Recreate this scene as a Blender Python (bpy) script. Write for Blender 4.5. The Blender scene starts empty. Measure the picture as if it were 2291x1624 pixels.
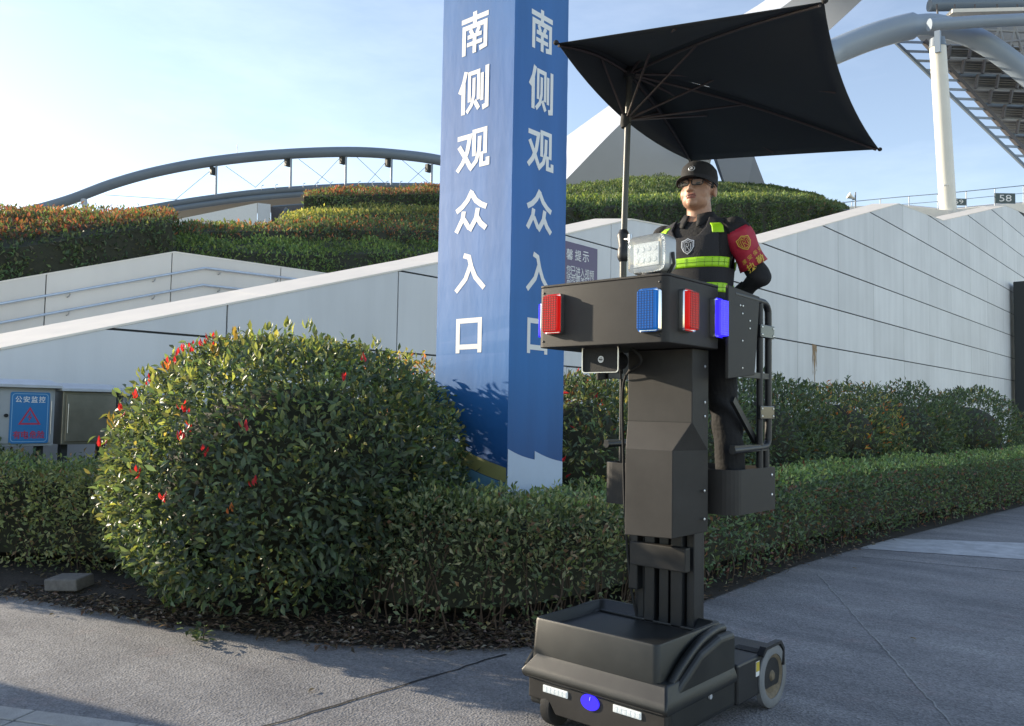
import bpy, bmesh, math, random
import numpy as np
from mathutils import Vector, Matrix, Euler

R = math.radians
SC = bpy.context.scene
COL = SC.collection
random.seed(7)
RNG = np.random.default_rng(7)

# ------------------------------------------------------------------ camera, sky, sun, exposure
FOC, HORIZON, VPX, EYE = 1850.0, 915.0, 2785.0, 1.55     # measured on a 2290 x 1624 view of the photograph
PITCH = math.atan((HORIZON - 812) / FOC)
YAW = math.atan((VPX - 1145) / FOC * math.cos(PITCH))
ROLL = R(1.0)
FW = Vector((-math.sin(YAW) * math.cos(PITCH), math.cos(YAW) * math.cos(PITCH), math.sin(PITCH)))
_r0 = Vector((math.cos(YAW), math.sin(YAW), 0)); _u0 = _r0.cross(FW)
RT = _r0 * math.cos(ROLL) + _u0 * math.sin(ROLL)
UP = -_r0 * math.sin(ROLL) + _u0 * math.cos(ROLL)
ORG = Vector((0, 0, EYE))
cam_d = bpy.data.cameras.new('camera'); cam = bpy.data.objects.new('camera', cam_d); COL.objects.link(cam)
m3 = Matrix((RT, UP, -FW)).transposed()
cam.matrix_world = Matrix.Translation(ORG) @ m3.to_4x4()
cam_d.sensor_width = 36; cam_d.lens = 36 * FOC / 2290; cam_d.clip_start = .05; cam_d.clip_end = 3000
SC.camera = cam

SUN_EL = R(16)
SUN_H = Vector((-.96, -.28, 0)).normalized()
SUN = Vector((SUN_H.x * math.cos(SUN_EL), SUN_H.y * math.cos(SUN_EL), math.sin(SUN_EL)))
W = bpy.data.worlds.new('World'); SC.world = W; W.use_nodes = True
nt = W.node_tree; nt.nodes.clear()
wo = nt.nodes.new('ShaderNodeOutputWorld'); bg = nt.nodes.new('ShaderNodeBackground')
sky = nt.nodes.new('ShaderNodeTexSky'); sky.sky_type = 'NISHITA'; sky.sun_disc = False
sky.sun_elevation = SUN_EL; sky.sun_rotation = math.atan2(SUN_H.x, SUN_H.y)
sky.altitude = 20; sky.air_density = 1.0; sky.dust_density = .25; sky.ozone_density = 1.0
# thin cirrus veil, mixed into the sky by direction
geo = nt.nodes.new('ShaderNodeTexCoord'); mp = nt.nodes.new('ShaderNodeMapping'); mp.inputs['Scale'].default_value = (1.2, 1.2, 4.5)
nz = nt.nodes.new('ShaderNodeTexNoise'); nz.inputs['Scale'].default_value = 2.2; nz.inputs['Detail'].default_value = 7; nz.inputs['Roughness'].default_value = .62
cr = nt.nodes.new('ShaderNodeValToRGB'); cr.color_ramp.elements[0].position = .46; cr.color_ramp.elements[1].position = .78
cr.color_ramp.elements[1].color = (.38, .38, .38, 1)
mixc = nt.nodes.new('ShaderNodeMixRGB'); mixc.blend_type = 'MIX'
mulc = nt.nodes.new('ShaderNodeMixRGB'); mulc.blend_type = 'ADD'; mulc.inputs[0].default_value = 1; mulc.inputs[2].default_value = (1.3, 1.25, 1.2, 1)
hs = nt.nodes.new('ShaderNodeHueSaturation'); hs.inputs['Saturation'].default_value = .86; hs.inputs['Value'].default_value = .79; hs.inputs['Hue'].default_value = .507
L = nt.links.new
L(sky.outputs[0], hs.inputs['Color'])
L(geo.outputs['Generated'], mp.inputs[0]); L(mp.outputs[0], nz.inputs[0]); L(nz.outputs[0], cr.inputs[0])
L(hs.outputs[0], mulc.inputs[1]); L(cr.outputs[0], mixc.inputs[0]); L(hs.outputs[0], mixc.inputs[1]); L(mulc.outputs[0], mixc.inputs[2])
L(mixc.outputs[0], bg.inputs[0]); L(bg.outputs[0], wo.inputs[0])
bg.inputs[1].default_value = .15
sun_d = bpy.data.lights.new('sun', 'SUN'); sun_d.energy = 3.5; sun_d.angle = R(.55); sun_d.color = (1, .86, .66)
sun = bpy.data.objects.new('sun', sun_d); COL.objects.link(sun)
sun.rotation_euler = SUN.to_track_quat('Z', 'Y').to_euler(); sun.location = (0, 0, 30)
SC.view_settings.view_transform = 'Standard'; SC.view_settings.look = 'None'
SC.view_settings.exposure = 1.27; SC.view_settings.gamma = 1; SC.view_settings.use_curve_mapping = False
SC.cycles.max_bounces = 8; SC.cycles.transparent_max_bounces = 8; SC.cycles.use_denoising = True

# ------------------------------------------------------------------ measuring helpers (2290 x 1624 pixels -> points of the place)
def ray(px, py): return FW + RT * ((px - 1145) / FOC) - UP * ((py - 812) / FOC)
def at(px, py, ax, val):
    d = ray(px, py); return ORG + d * ((val - ORG[ax]) / d[ax])
def atd(px, py, depth): return ORG + ray(px, py) * depth

# ------------------------------------------------------------------ mesh helpers
class MB:
    def __init__(s): s.v = []; s.f = []; s.m = []; s.mi = 0
    def add(s, vs, fs):
        o = len(s.v); s.v += [tuple(p) for p in vs]; s.f += [tuple(i + o for i in f) for f in fs]; s.m += [s.mi] * len(fs); return s
    def box(s, x0, x1, y0, y1, z0, z1):
        return s.add([(x, y, z) for z in (z0, z1) for y in (y0, y1) for x in (x0, x1)],
                     [(0, 2, 3, 1), (4, 5, 7, 6), (0, 1, 5, 4), (1, 3, 7, 5), (3, 2, 6, 7), (2, 0, 4, 6)])
    def prism(s, poly, vec):                        # polygon (list of 3D points) swept along vec
        n = len(poly); vec = Vector(vec); a = [Vector(p) for p in poly]
        return s.add(a + [p + vec for p in a], [tuple(range(n - 1, -1, -1)), tuple(range(n, 2 * n))] + [(i, (i + 1) % n, n + (i + 1) % n, n + i) for i in range(n)])
    def tube(s, pts, r, n=10, cap=True):
        pts = [Vector(p) for p in pts]; rs = r if isinstance(r, (list, tuple)) else [r] * len(pts)
        d0 = (pts[1] - pts[0]).normalized(); ref = Vector((0, 0, 1)) if abs(d0.z) < .9 else Vector((1, 0, 0))
        a = d0.cross(ref).normalized(); vs = []; m = len(pts)
        for i, p in enumerate(pts):
            d = (pts[min(i + 1, m - 1)] - pts[max(i - 1, 0)]).normalized()
            a = (a - d * a.dot(d)).normalized(); b = d.cross(a)
            vs += [p + (a * math.cos(t) + b * math.sin(t)) * rs[i] for t in [2 * math.pi * k / n for k in range(n)]]
        fs = [(i * n + k, i * n + (k + 1) % n, (i + 1) * n + (k + 1) % n, (i + 1) * n + k) for i in range(m - 1) for k in range(n)]
        if cap: fs += [tuple(range(n - 1, -1, -1)), tuple(range((m - 1) * n, m * n))]
        return s.add(vs, fs)
    def beam(s, p0, p1, w, h, up=(0, 0, 1)):
        p0, p1 = Vector(p0), Vector(p1); d = (p1 - p0).normalized(); a = d.cross(Vector(up)).normalized() * w / 2; b = a.cross(d).normalized() * h / 2
        return s.add([q + sa * a + sb * b for q in (p0, p1) for sa, sb in ((-1, -1), (1, -1), (1, 1), (-1, 1))],
                     [(0, 1, 2, 3), (7, 6, 5, 4), (0, 4, 5, 1), (1, 5, 6, 2), (2, 6, 7, 3), (3, 7, 4, 0)])
    def loft(s, rings, cap=True):                   # rings: lists of points, equal count
        n = len(rings[0]); vs = [p for r_ in rings for p in r_]; m = len(rings)
        fs = [(i * n + k, i * n + (k + 1) % n, (i + 1) * n + (k + 1) % n, (i + 1) * n + k) for i in range(m - 1) for k in range(n)]
        if cap: fs += [tuple(range(n - 1, -1, -1)), tuple(range((m - 1) * n, m * n))]
        return s.add(vs, fs)
    def grid(s, P):
        m, n = len(P), len(P[0])
        return s.add([p for r_ in P for p in r_], [(i * n + k, i * n + k + 1, (i + 1) * n + k + 1, (i + 1) * n + k) for i in range(m - 1) for k in range(n - 1)])
    def sphere(s, c, rx, ry, rz, nu=20, nv=12, rot=None):
        vs = []; fs = []; c = Vector(c)
        for j in range(nv + 1):
            t = math.pi * j / nv
            for i in range(nu):
                p = Vector((rx * math.sin(t) * math.cos(2 * math.pi * i / nu), ry * math.sin(t) * math.sin(2 * math.pi * i / nu), rz * math.cos(t)))
                if rot: p = rot @ p
                vs.append(c + p)
        fs = [(j * nu + i, (j + 1) * nu + i, (j + 1) * nu + (i + 1) % nu, j * nu + (i + 1) % nu) for j in range(nv) for i in range(nu)]
        return s.add(vs, fs)
    def mesh(s, name, mats, smooth=None):
        me = bpy.data.meshes.new(name); me.from_pydata(s.v, [], s.f)
        for m_ in (mats if isinstance(mats, (list, tuple)) else [mats]): me.materials.append(m_)
        if any(s.m): me.polygons.foreach_set('material_index', s.m)
        bm = bmesh.new(); bm.from_mesh(me); bmesh.ops.remove_doubles(bm, verts=bm.verts, dist=1e-6); bmesh.ops.recalc_face_normals(bm, faces=bm.faces); bm.to_mesh(me); bm.free()
        if smooth is not None:
            me.polygons.foreach_set('use_smooth', [True] * len(me.polygons)); me.set_sharp_from_angle(angle=R(smooth))
        return me

def link(name, data, parent=None, loc=None, rot=None):
    o = bpy.data.objects.new(name, data); COL.objects.link(o)
    if parent: o.parent = parent
    if loc is not None: o.location = loc
    if rot is not None: o.rotation_euler = rot
    return o
def tag(o, label=None, cat=None, group=None, kind=None):
    if label: o['label'] = label
    if cat: o['category'] = cat
    if group: o['group'] = group
    if kind: o['kind'] = kind
    return o
def obj(name, mb, mat, parent=None, smooth=None, bevel=0, seg=2, loc=None, rot=None):
    o = link(name, mb.mesh(name, mat, smooth), parent, loc, rot)
    if bevel:
        b = o.modifiers.new('bevel', 'BEVEL'); b.width = bevel; b.segments = seg; b.limit_method = 'ANGLE'; b.angle_limit = R(35); b.harden_normals = False
    return o
def thing(name, label, cat, loc=(0, 0, 0), rotz=0, group=None):
    o = link(name, None, None, loc, (0, 0, rotz)); o.empty_display_size = .1
    return tag(o, label, cat, group)
def thingm(o, label, cat, group=None): return tag(o, label, cat, group)
def struct(o): o['kind'] = 'structure'; return o
def arc(c, r, a0, a1, n, ex, ey):
    c = Vector(c); ex = Vector(ex); ey = Vector(ey)
    return [c + (ex * math.cos(a0 + (a1 - a0) * i / n) + ey * math.sin(a0 + (a1 - a0) * i / n)) * r for i in range(n + 1)]
def rrect(w, h, r, n=5):                            # rounded rectangle outline (2D), counter-clockwise
    out = []
    for cx, cy, a in ((w / 2 - r, h / 2 - r, 0), (-w / 2 + r, h / 2 - r, 90), (-w / 2 + r, -h / 2 + r, 180), (w / 2 - r, -h / 2 + r, 270)):
        out += [(cx + r * math.cos(R(a + 90 * i / n)), cy + r * math.sin(R(a + 90 * i / n))) for i in range(n + 1)]
    return out
_txt = {}
def text_mesh(s, size, mat, ext=.0, bold=0.0):
    key = (s, size, mat.name, ext, bold)
    if key in _txt: return _txt[key]
    cu = bpy.data.curves.new('lettering', 'FONT'); cu.body = s; cu.size = size; cu.extrude = ext; cu.offset = bold; cu.resolution_u = 3
    o = bpy.data.objects.new('lettering', cu); COL.objects.link(o)
    bpy.context.view_layer.update()
    me = bpy.data.meshes.new_from_object(o.evaluated_get(bpy.context.evaluated_depsgraph_get()))
    bpy.data.objects.remove(o); bpy.data.curves.remove(cu)
    co = np.empty(len(me.vertices) * 3, np.float32); me.vertices.foreach_get('co', co); co = co.reshape(-1, 3)
    if len(co):
        lo, hi = co.min(0), co.max(0); co[:, :2] -= ((lo + hi) / 2)[:2]; me.vertices.foreach_set('co', co.ravel()); me['wh'] = [float(hi[0] - lo[0]), float(hi[1] - lo[1])]
    me.materials.clear(); me.materials.append(mat); me.name = 'lettering'
    _txt[key] = me; return me
ROT_NY = (R(90), 0, 0)          # lettering on a face looking to -Y
ROT_PX = (R(90), 0, R(90))      # lettering on a face looking to +X
def letter(s, size, mat, parent, loc, rot, ext=.001, bold=0, fit=None, name='lettering'):
    me = text_mesh(s, size, mat, ext, bold); o = link(name, me, parent, loc, rot)
    if fit and 'wh' in me: w, h = me['wh'][0], me['wh'][1]; o.scale = (fit[0] / max(w, 1e-4), fit[1] / max(h, 1e-4), 1)
    return o

# ------------------------------------------------------------------ materials
def nodes(m):
    m.use_nodes = True; n = m.node_tree; return n, n.nodes['Principled BSDF'], n.links.new
def mat(name, col, rough=.5, metal=0, var=0, vscale=8, bump=0, bscale=60, spec=.5, emit=None, estr=0, col2=None, trans=0, coat=0, dirt=0):
    m = bpy.data.materials.new(name); n, p, l = nodes(m)
    p.inputs['Base Color'].default_value = (*col, 1); p.inputs['Roughness'].default_value = rough; p.inputs['Metallic'].default_value = metal
    p.inputs['Specular IOR Level'].default_value = spec
    if trans: p.inputs['Transmission Weight'].default_value = trans
    if coat: p.inputs['Coat Weight'].default_value = coat; p.inputs['Coat Roughness'].default_value = .1
    if emit: p.inputs['Emission Color'].default_value = (*emit, 1); p.inputs['Emission Strength'].default_value = estr
    tc = n.nodes.new('ShaderNodeTexCoord')
    if var or col2:
        t = n.nodes.new('ShaderNodeTexNoise'); t.inputs['Scale'].default_value = vscale; t.inputs['Detail'].default_value = 6; t.inputs['Roughness'].default_value = .65
        l(tc.outputs['Object'], t.inputs[0])
        r_ = n.nodes.new('ShaderNodeValToRGB'); r_.color_ramp.elements[0].position = .32; r_.color_ramp.elements[1].position = .7
        c2 = col2 or tuple(min(1, c * (1 + var)) for c in col); c1 = col if col2 else tuple(c * (1 - var) for c in col)
        r_.color_ramp.elements[0].color = (*c1, 1); r_.color_ramp.elements[1].color = (*c2, 1)
        l(t.outputs[0], r_.inputs[0]); l(r_.outputs[0], p.inputs['Base Color'])
        if rough > .2:
            rr = n.nodes.new('ShaderNodeMapRange'); rr.inputs['To Min'].default_value = rough * .8; rr.inputs['To Max'].default_value = min(1, rough * 1.2)
            l(t.outputs[0], rr.inputs[0]); l(rr.outputs[0], p.inputs['Roughness'])
    if bump:
        t2 = n.nodes.new('ShaderNodeTexNoise'); t2.inputs['Scale'].default_value = bscale; t2.inputs['Detail'].default_value = 5
        l(tc.outputs['Object'], t2.inputs[0]); b = n.nodes.new('ShaderNodeBump'); b.inputs['Strength'].default_value = bump; b.inputs['Distance'].default_value = .01
        l(t2.outputs[0], b.inputs['Height']); l(b.outputs[0], p.inputs['Normal'])
    return m

def mat_asphalt():
    m = bpy.data.materials.new('asphalt'); n, p, l = nodes(m); N = n.nodes.new
    g = N('ShaderNodeTexCoord'); pos = g.outputs['Object']
    v = N('ShaderNodeTexVoronoi'); v.inputs['Scale'].default_value = 75; l(pos, v.inputs['Vector'])
    a = N('ShaderNodeTexNoise'); a.inputs['Scale'].default_value = 60; a.inputs['Detail'].default_value = 6; l(pos, a.inputs[0])
    b = N('ShaderNodeTexNoise'); b.inputs['Scale'].default_value = .9; b.inputs['Detail'].default_value = 6; b.inputs['Roughness'].default_value = .7; l(pos, b.inputs[0])
    c = N('ShaderNodeTexNoise'); c.inputs['Scale'].default_value = 2.6; c.inputs['Detail'].default_value = 7; c.inputs['Roughness'].default_value = .75; l(pos, c.inputs[0])
    r1 = N('ShaderNodeValToRGB'); r1.color_ramp.elements[0].position = .3; r1.color_ramp.elements[1].position = .72
    r1.color_ramp.elements[0].color = (.20, .20, .205, 1); r1.color_ramp.elements[1].color = (.33, .325, .32, 1); l(b.outputs[0], r1.inputs[0])
    r2 = N('ShaderNodeValToRGB'); r2.color_ramp.elements[0].position = .56; r2.color_ramp.elements[1].position = .75; r2.color_ramp.elements[1].color = (.6, .6, .6, 1)
    l(c.outputs[0], r2.inputs[0])
    mx = N('ShaderNodeMixRGB'); l(r2.outputs[0], mx.inputs[0]); l(r1.outputs[0], mx.inputs[1]); mx.inputs[2].default_value = (.33, .265, .25, 1)
    r3 = N('ShaderNodeValToRGB'); r3.color_ramp.elements[0].position = .1; r3.color_ramp.elements[0].color = (.72, .72, .72, 1); r3.color_ramp.elements[1].position = .8; r3.color_ramp.elements[1].color = (1.18, 1.18, 1.18, 1)
    l(v.outputs['Color'], r3.inputs[0]); mm = N('ShaderNodeMixRGB'); mm.blend_type = 'MULTIPLY'; mm.inputs[0].default_value = 1; l(mx.outputs[0], mm.inputs[1]); l(r3.outputs[0], mm.inputs[2])
    mp1 = N('ShaderNodeMapping'); mp1.inputs['Rotation'].default_value = (0, 0, .5); mp1.inputs['Scale'].default_value = (.25, 1.6, 1); l(pos, mp1.inputs[0])
    d = N('ShaderNodeTexNoise'); d.inputs['Scale'].default_value = 1.3; d.inputs['Detail'].default_value = 8; d.inputs['Roughness'].default_value = .7; l(mp1.outputs[0], d.inputs[0])
    r4 = N('ShaderNodeValToRGB'); r4.color_ramp.elements[0].position = .3; r4.color_ramp.elements[0].color = (.68, .68, .7, 1); r4.color_ramp.elements[1].position = .66; r4.color_ramp.elements[1].color = (1.12, 1.11, 1.1, 1); l(d.outputs[0], r4.inputs[0])
    m4 = N('ShaderNodeMixRGB'); m4.blend_type = 'MULTIPLY'; m4.inputs[0].default_value = 1; l(mm.outputs[0], m4.inputs[1]); l(r4.outputs[0], m4.inputs[2])
    vc = N('ShaderNodeTexVoronoi'); vc.feature = 'DISTANCE_TO_EDGE'; vc.inputs['Scale'].default_value = .55; wn = N('ShaderNodeTexNoise'); wn.inputs['Scale'].default_value = 2.2; wn.inputs['Detail'].default_value = 6; l(pos, wn.inputs[0])
    wm = N('ShaderNodeMixRGB'); wm.blend_type = 'ADD'; wm.inputs[0].default_value = .55; l(pos, wm.inputs[1]); l(wn.outputs[1], wm.inputs[2]); l(wm.outputs[0], vc.inputs['Vector'])
    r5 = N('ShaderNodeValToRGB'); r5.color_ramp.elements[0].position = .0; r5.color_ramp.elements[0].color = (.62, .62, .62, 1); r5.color_ramp.elements[1].position = .006; r5.color_ramp.elements[1].color = (1, 1, 1, 1); l(vc.outputs['Distance'], r5.inputs[0])
    m5 = N('ShaderNodeMixRGB'); m5.blend_type = 'MULTIPLY'; l(r2.outputs[0], m5.inputs[0]); l(m4.outputs[0], m5.inputs[1]); l(r5.outputs[0], m5.inputs[2]); m5.inputs[0].default_value = .6
    l(m5.outputs[0], p.inputs['Base Color']); p.inputs['Roughness'].default_value = .85; p.inputs['Specular IOR Level'].default_value = .3
    ad = N('ShaderNodeMath'); l(v.outputs['Distance'], ad.inputs[0]); l(a.outputs[0], ad.inputs[1])
    bp = N('ShaderNodeBump'); bp.inputs['Strength'].default_value = .55; bp.inputs['Distance'].default_value = .006; l(ad.outputs[0], bp.inputs['Height']); l(bp.outputs[0], p.inputs['Normal'])
    return m

def mat_leaf(name, rough=.38, transl=.3):
    m = bpy.data.materials.new(name); n, p, l = nodes(m); N = n.nodes.new
    a = N('ShaderNodeAttribute'); a.attribute_name = 'tint'
    l(a.outputs['Color'], p.inputs['Base Color']); p.inputs['Roughness'].default_value = rough; p.inputs['Specular IOR Level'].default_value = .45
    tr = N('ShaderNodeBsdfTranslucent'); g = N('ShaderNodeMixRGB'); g.blend_type = 'MULTIPLY'; g.inputs[0].default_value = 1; g.inputs[2].default_value = (2.6, 2.3, 1.0, 1)
    l(a.outputs['Color'], g.inputs[1]); l(g.outputs[0], tr.inputs[0])
    mx = N('ShaderNodeMixShader'); mx.inputs[0].default_value = transl; out = n.nodes['Material Output']
    l(p.outputs[0], mx.inputs[1]); l(tr.outputs[0], mx.inputs[2]); l(mx.outputs[0], out.inputs[0])
    return m

def mat_wall(name, c, streak=.08):
    m = bpy.data.materials.new(name); n, p, l = nodes(m); N = n.nodes.new
    g = N('ShaderNodeNewGeometry')
    mp_ = N('ShaderNodeMapping'); mp_.inputs['Scale'].default_value = (1, 1.6, .12); l(g.outputs['Position'], mp_.inputs[0])
    a = N('ShaderNodeTexNoise'); a.inputs['Scale'].default_value = 1.6; a.inputs['Detail'].default_value = 7; l(mp_.outputs[0], a.inputs[0])
    b = N('ShaderNodeTexNoise'); b.inputs['Scale'].default_value = .5; b.inputs['Detail'].default_value = 5; l(g.outputs['Position'], b.inputs[0])
    ad = N('ShaderNodeMath'); l(a.outputs[0], ad.inputs[0]); l(b.outputs[0], ad.inputs[1])
    r_ = N('ShaderNodeValToRGB'); r_.color_ramp.elements[0].position = .75; r_.color_ramp.elements[1].position = 1.2 if False else 1.0
    hv = N('ShaderNodeMath'); hv.operation = 'MULTIPLY'; hv.inputs[1].default_value = .75; l(ad.outputs[0], hv.inputs[0])
    r_.color_ramp.elements[0].color = (*[x * (1 - streak) for x in c], 1); r_.color_ramp.elements[1].color = (*[min(1, x * (1 + streak)) for x in c], 1); r_.color_ramp.elements[0].position = .55; r_.color_ramp.elements[1].position = .95
    l(hv.outputs[0], r_.inputs[0])
    oi = N('ShaderNodeObjectInfo'); rm = N('ShaderNodeMapRange'); rm.inputs['To Min'].default_value = .93; rm.inputs['To Max'].default_value = 1.04; l(oi.outputs['Random'], rm.inputs[0])
    mm = N('ShaderNodeMixRGB'); mm.blend_type = 'MULTIPLY'; mm.inputs[0].default_value = 1; l(r_.outputs[0], mm.inputs[1]); l(rm.outputs[0], mm.inputs[2])
    l(mm.outputs[0], p.inputs['Base Color']); p.inputs['Roughness'].default_value = .55
    f = N('ShaderNodeTexNoise'); f.inputs['Scale'].default_value = 35; l(g.outputs['Position'], f.inputs[0])
    bp = N('ShaderNodeBump'); bp.inputs['Strength'].default_value = .12; bp.inputs['Distance'].default_value = .01; l(f.outputs[0], bp.inputs['Height']); l(bp.outputs[0], p.inputs['Normal'])
    return m

M = dict(
    asphalt=mat_asphalt(), leaf=mat_leaf('glossy_leaf', .44, .32), leaf_small=mat_leaf('boxwood_leaf', .45, .28), leaf_far=mat_leaf('hedge_leaf', .55, .3),
    litter=mat_leaf('dry_leaf', .7, .1),
    soil=mat('soil', (.032, .026, .02), .95, var=.4, vscale=12, bump=.8, bscale=40),
    core=mat('twig_core', (.028, .03, .016), .95, var=.4, vscale=14), twig=mat('twig', (.09, .06, .04), .85, var=.3),
    wall=mat_wall('stone_panel', (.66, .665, .67)), wall_warm=mat_wall('warm_panel', (.74, .69, .62), .04), coping=mat('coping_stone', (.80, .74, .65), .6, var=.05, vscale=2, bump=.1, bscale=30),
    joint=mat('joint_gap', (.05, .055, .06), .9), rust=mat('rust_stain', (.33, .22, .12), .8, var=.4, vscale=10),
    steel_blue=mat('steel_rail', (.55, .62, .70), .35, metal=.6, var=.08), steel=mat('brushed_steel', (.5, .5, .5), .3, metal=1, var=.1),
    cabinet=mat('cabinet_grey', (.36, .38, .39), .4, var=.08, vscale=4, bump=.05), cabinet2=mat('cabinet_steel', (.24, .225, .18), .3, metal=.55, var=.18, vscale=3), cab_roof=mat('cabinet_roof', (.5, .52, .54), .4, var=.1),
    sign_blue=mat('sign_blue', (.03, .19, .44), .4), white=mat('white_print', (.78, .78, .76), .5), red_print=mat('red_print', (.45, .04, .09), .5), purple=mat('sign_purple', (.075, .045, .13), .35, var=.1),
    block=mat('concrete_block', (.16, .15, .14), .9, var=.25, vscale=20, bump=.5),
    kerb=mat('kerb_stone', (.36, .35, .33), .85, var=.15, vscale=14, bump=.4, bscale=80), pale_strip=mat('pale_ground', (.44, .45, .46), .85, var=.25, vscale=5, bump=.3), chalk=mat('chalk_line', (.30, .30, .29), .9, var=.35, vscale=25), crack=mat('joint_crack', (.028, .028, .03), .95, var=.3),
    paint=mat('charcoal_powder_coat', (.033, .031, .029), .58, spec=.3, var=.3, vscale=3.5, bump=.12, bscale=400), paint_d=mat('dark_powder_coat', (.014, .015, .017), .45, var=.3, vscale=5, bump=.1, bscale=400), plastic=mat('dark_plastic', (.013, .0145, .014), .42, var=.4, vscale=5, bump=.15, bscale=500), rubber=mat('black_rubber', (.018, .018, .018), .8, bump=.2, bscale=120), tyre_grey=mat('grey_tyre', (.19, .195, .20), .7, var=.15, bump=.1), hub=mat('dusty_hub', (.16, .125, .08), .7, var=.35, vscale=40), chrome=mat('chrome', (.7, .7, .7), .12, metal=1), bolt=mat('bolt_zinc', (.6, .6, .6), .3, metal=1),
    red_lens=mat('red_lens', (.42, .004, .004), .3, emit=(1, .015, .01), estr=.16, spec=.3), blue_lens=mat('blue_lens', (.002, .09, .36), .3, emit=(.0, .22, .8), estr=.12, spec=.3), blue_lit=mat('lit_blue_lens', (.03, .02, .5), .2, emit=(.035, .022, 1), estr=.62, spec=.3), clear=mat('clear_lens', (.93, .95, .95), .03, trans=.97), led=mat('led_white', (.62, .64, .64), .3, var=.35, vscale=160, emit=(.8, .9, .9), estr=.12),
    fabric_black=mat('black_canopy', (.026, .031, .036), .75, var=.15, vscale=3, bump=.2, bscale=500), pole_grey=mat('pole_grey', (.07, .07, .062), .42, metal=.2, var=.1), rib=mat('rib_brown', (.05, .035, .035), .5),
    skin=mat('skin', (.42, .235, .155), .5, var=.14, vscale=26, bump=.08, bscale=150), lip=mat('lip', (.30, .115, .09), .45), hair=mat('hair', (.01, .009, .009), .5, bump=.6, bscale=200), cloth=mat('black_uniform', (.012, .012, .014), .85, var=.25, vscale=8, bump=.5, bscale=45), vest=mat('vest_charcoal', (.021, .021, .026), .8, var=.2, vscale=10, bump=.35, bscale=220), lime=mat('reflective_lime', (.42, .78, .02), .35, var=.06, vscale=30, bump=.15, bscale=300), band_red=mat('armband_red', (.40, .014, .04), .6, var=.1, vscale=12, bump=.35, bscale=40), gold=mat('gold_print', (.60, .42, .05), .5), silver=mat('silver_print', (.55, .57, .6), .35, metal=.3), glass=mat('spectacle_lens', (.55, .57, .55), .03, trans=.92), frame=mat('spectacle_frame', (.02, .018, .018), .3), eye=mat('eye', (.02, .012, .01), .2), shoe=mat('shoe_leather', (.012, .012, .012), .35),
    red_rib=mat('red_lens_rib', (.16, .002, .002), .4, spec=.3), blue_rib=mat('blue_lens_rib', (.001, .04, .17), .4, spec=.3),
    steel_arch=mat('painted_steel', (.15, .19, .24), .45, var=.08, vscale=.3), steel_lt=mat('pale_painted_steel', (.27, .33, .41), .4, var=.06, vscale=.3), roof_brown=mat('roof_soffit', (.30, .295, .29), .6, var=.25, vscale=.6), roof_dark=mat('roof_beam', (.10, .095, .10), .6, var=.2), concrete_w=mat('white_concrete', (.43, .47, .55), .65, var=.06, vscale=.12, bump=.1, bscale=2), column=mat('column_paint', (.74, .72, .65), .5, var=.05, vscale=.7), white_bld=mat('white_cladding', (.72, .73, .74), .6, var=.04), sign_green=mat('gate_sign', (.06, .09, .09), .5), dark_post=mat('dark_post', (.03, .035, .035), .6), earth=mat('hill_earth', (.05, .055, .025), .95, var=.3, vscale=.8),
)

_g = M['glass'].node_tree.nodes['Principled BSDF']; _g.inputs['Transmission Weight'].default_value = 0; _g.inputs['Alpha'].default_value = .15

# ================================================================== SETTING
mb = MB(); mb.grid([[(-300, -60, 0), (60, -60, 0)], [(-300, 400, 0), (60, 400, 0)]])
struct(obj('ground', mb, M['asphalt']))
# planting bed: border measured on the photograph
BORDER = [(-14, .6), (-10.2, 1.5), (-7.48, 2.33), (-6.48, 2.62), (-5.6, 2.87), (-4.58, 3.27), (-3.9, 3.75), (-3.53, 4.2), (-3.38, 4.9), (-3.36, 6.4), (-3.44, 8.5), (-3.35, 11.1), (-2.95, 16.7), (-2.2, 30), (-1, 60)]
rows = []
for i, (x, y) in enumerate(BORDER):
    t = i / (len(BORDER) - 1)
    ins = (-10.25, max(2.2, y + .5)) if x > -10 else (x, y + 3)
    rows.append([(x + (ins[0] - x) * k / 6 + random.uniform(-.02, .02) * (k == 0), y + (ins[1] - y) * k / 6, .012 + .07 * min(1, k * 1.2)) for k in range(7)])
struct(obj('planting_bed', MB().grid(rows), M['soil'], smooth=60))
def strip(name, pts, w, z, m):                       # a thin sheet along a polyline
    L_ = []; R_ = []
    n = len(pts)
    for i, p in enumerate(pts):
        p = Vector((p[0], p[1], z)); d = Vector((pts[min(i + 1, n - 1)][0] - pts[max(i - 1, 0)][0], pts[min(i + 1, n - 1)][1] - pts[max(i - 1, 0)][1], 0)).normalized()
        s = Vector((-d.y, d.x, 0)) * w / 2 * random.uniform(.75, 1.25); L_.append(p + s); R_.append(p - s)
    return struct(obj(name, MB().grid([L_, R_]), m))
def wob(a, b, n, k): return [(a[0] + (b[0] - a[0]) * i / n + random.gauss(0, k), a[1] + (b[1] - a[1]) * i / n + random.gauss(0, k)) for i in range(n + 1)]
strip('pavement_joint', wob((-3.53, 3.98), (-3.62, .6), 40, .006), .016, .004, M['crack'])
strip('chalk_line', wob((-3.13, 8.07), (-.9, 4.27), 60, .004), .012, .004, M['chalk'])
strip('pavement_joint', wob((-3.2, 9.4), (9, 12.2), 30, .008), .012, .004, M['crack'])
pale = MB().grid([[(-3.38 + i * .6, 10.0 + i * .23 + random.uniform(-.02, .02), .005) for i in range(20)], [(-3.5 + i * .6, 11.0 + i * .42 + random.uniform(-.03, .03), .005) for i in range(20)]])
struct(obj('pale_ground_strip', pale, M['pale_strip']))  # paler sheet just above the asphalt, widening to the right
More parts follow.
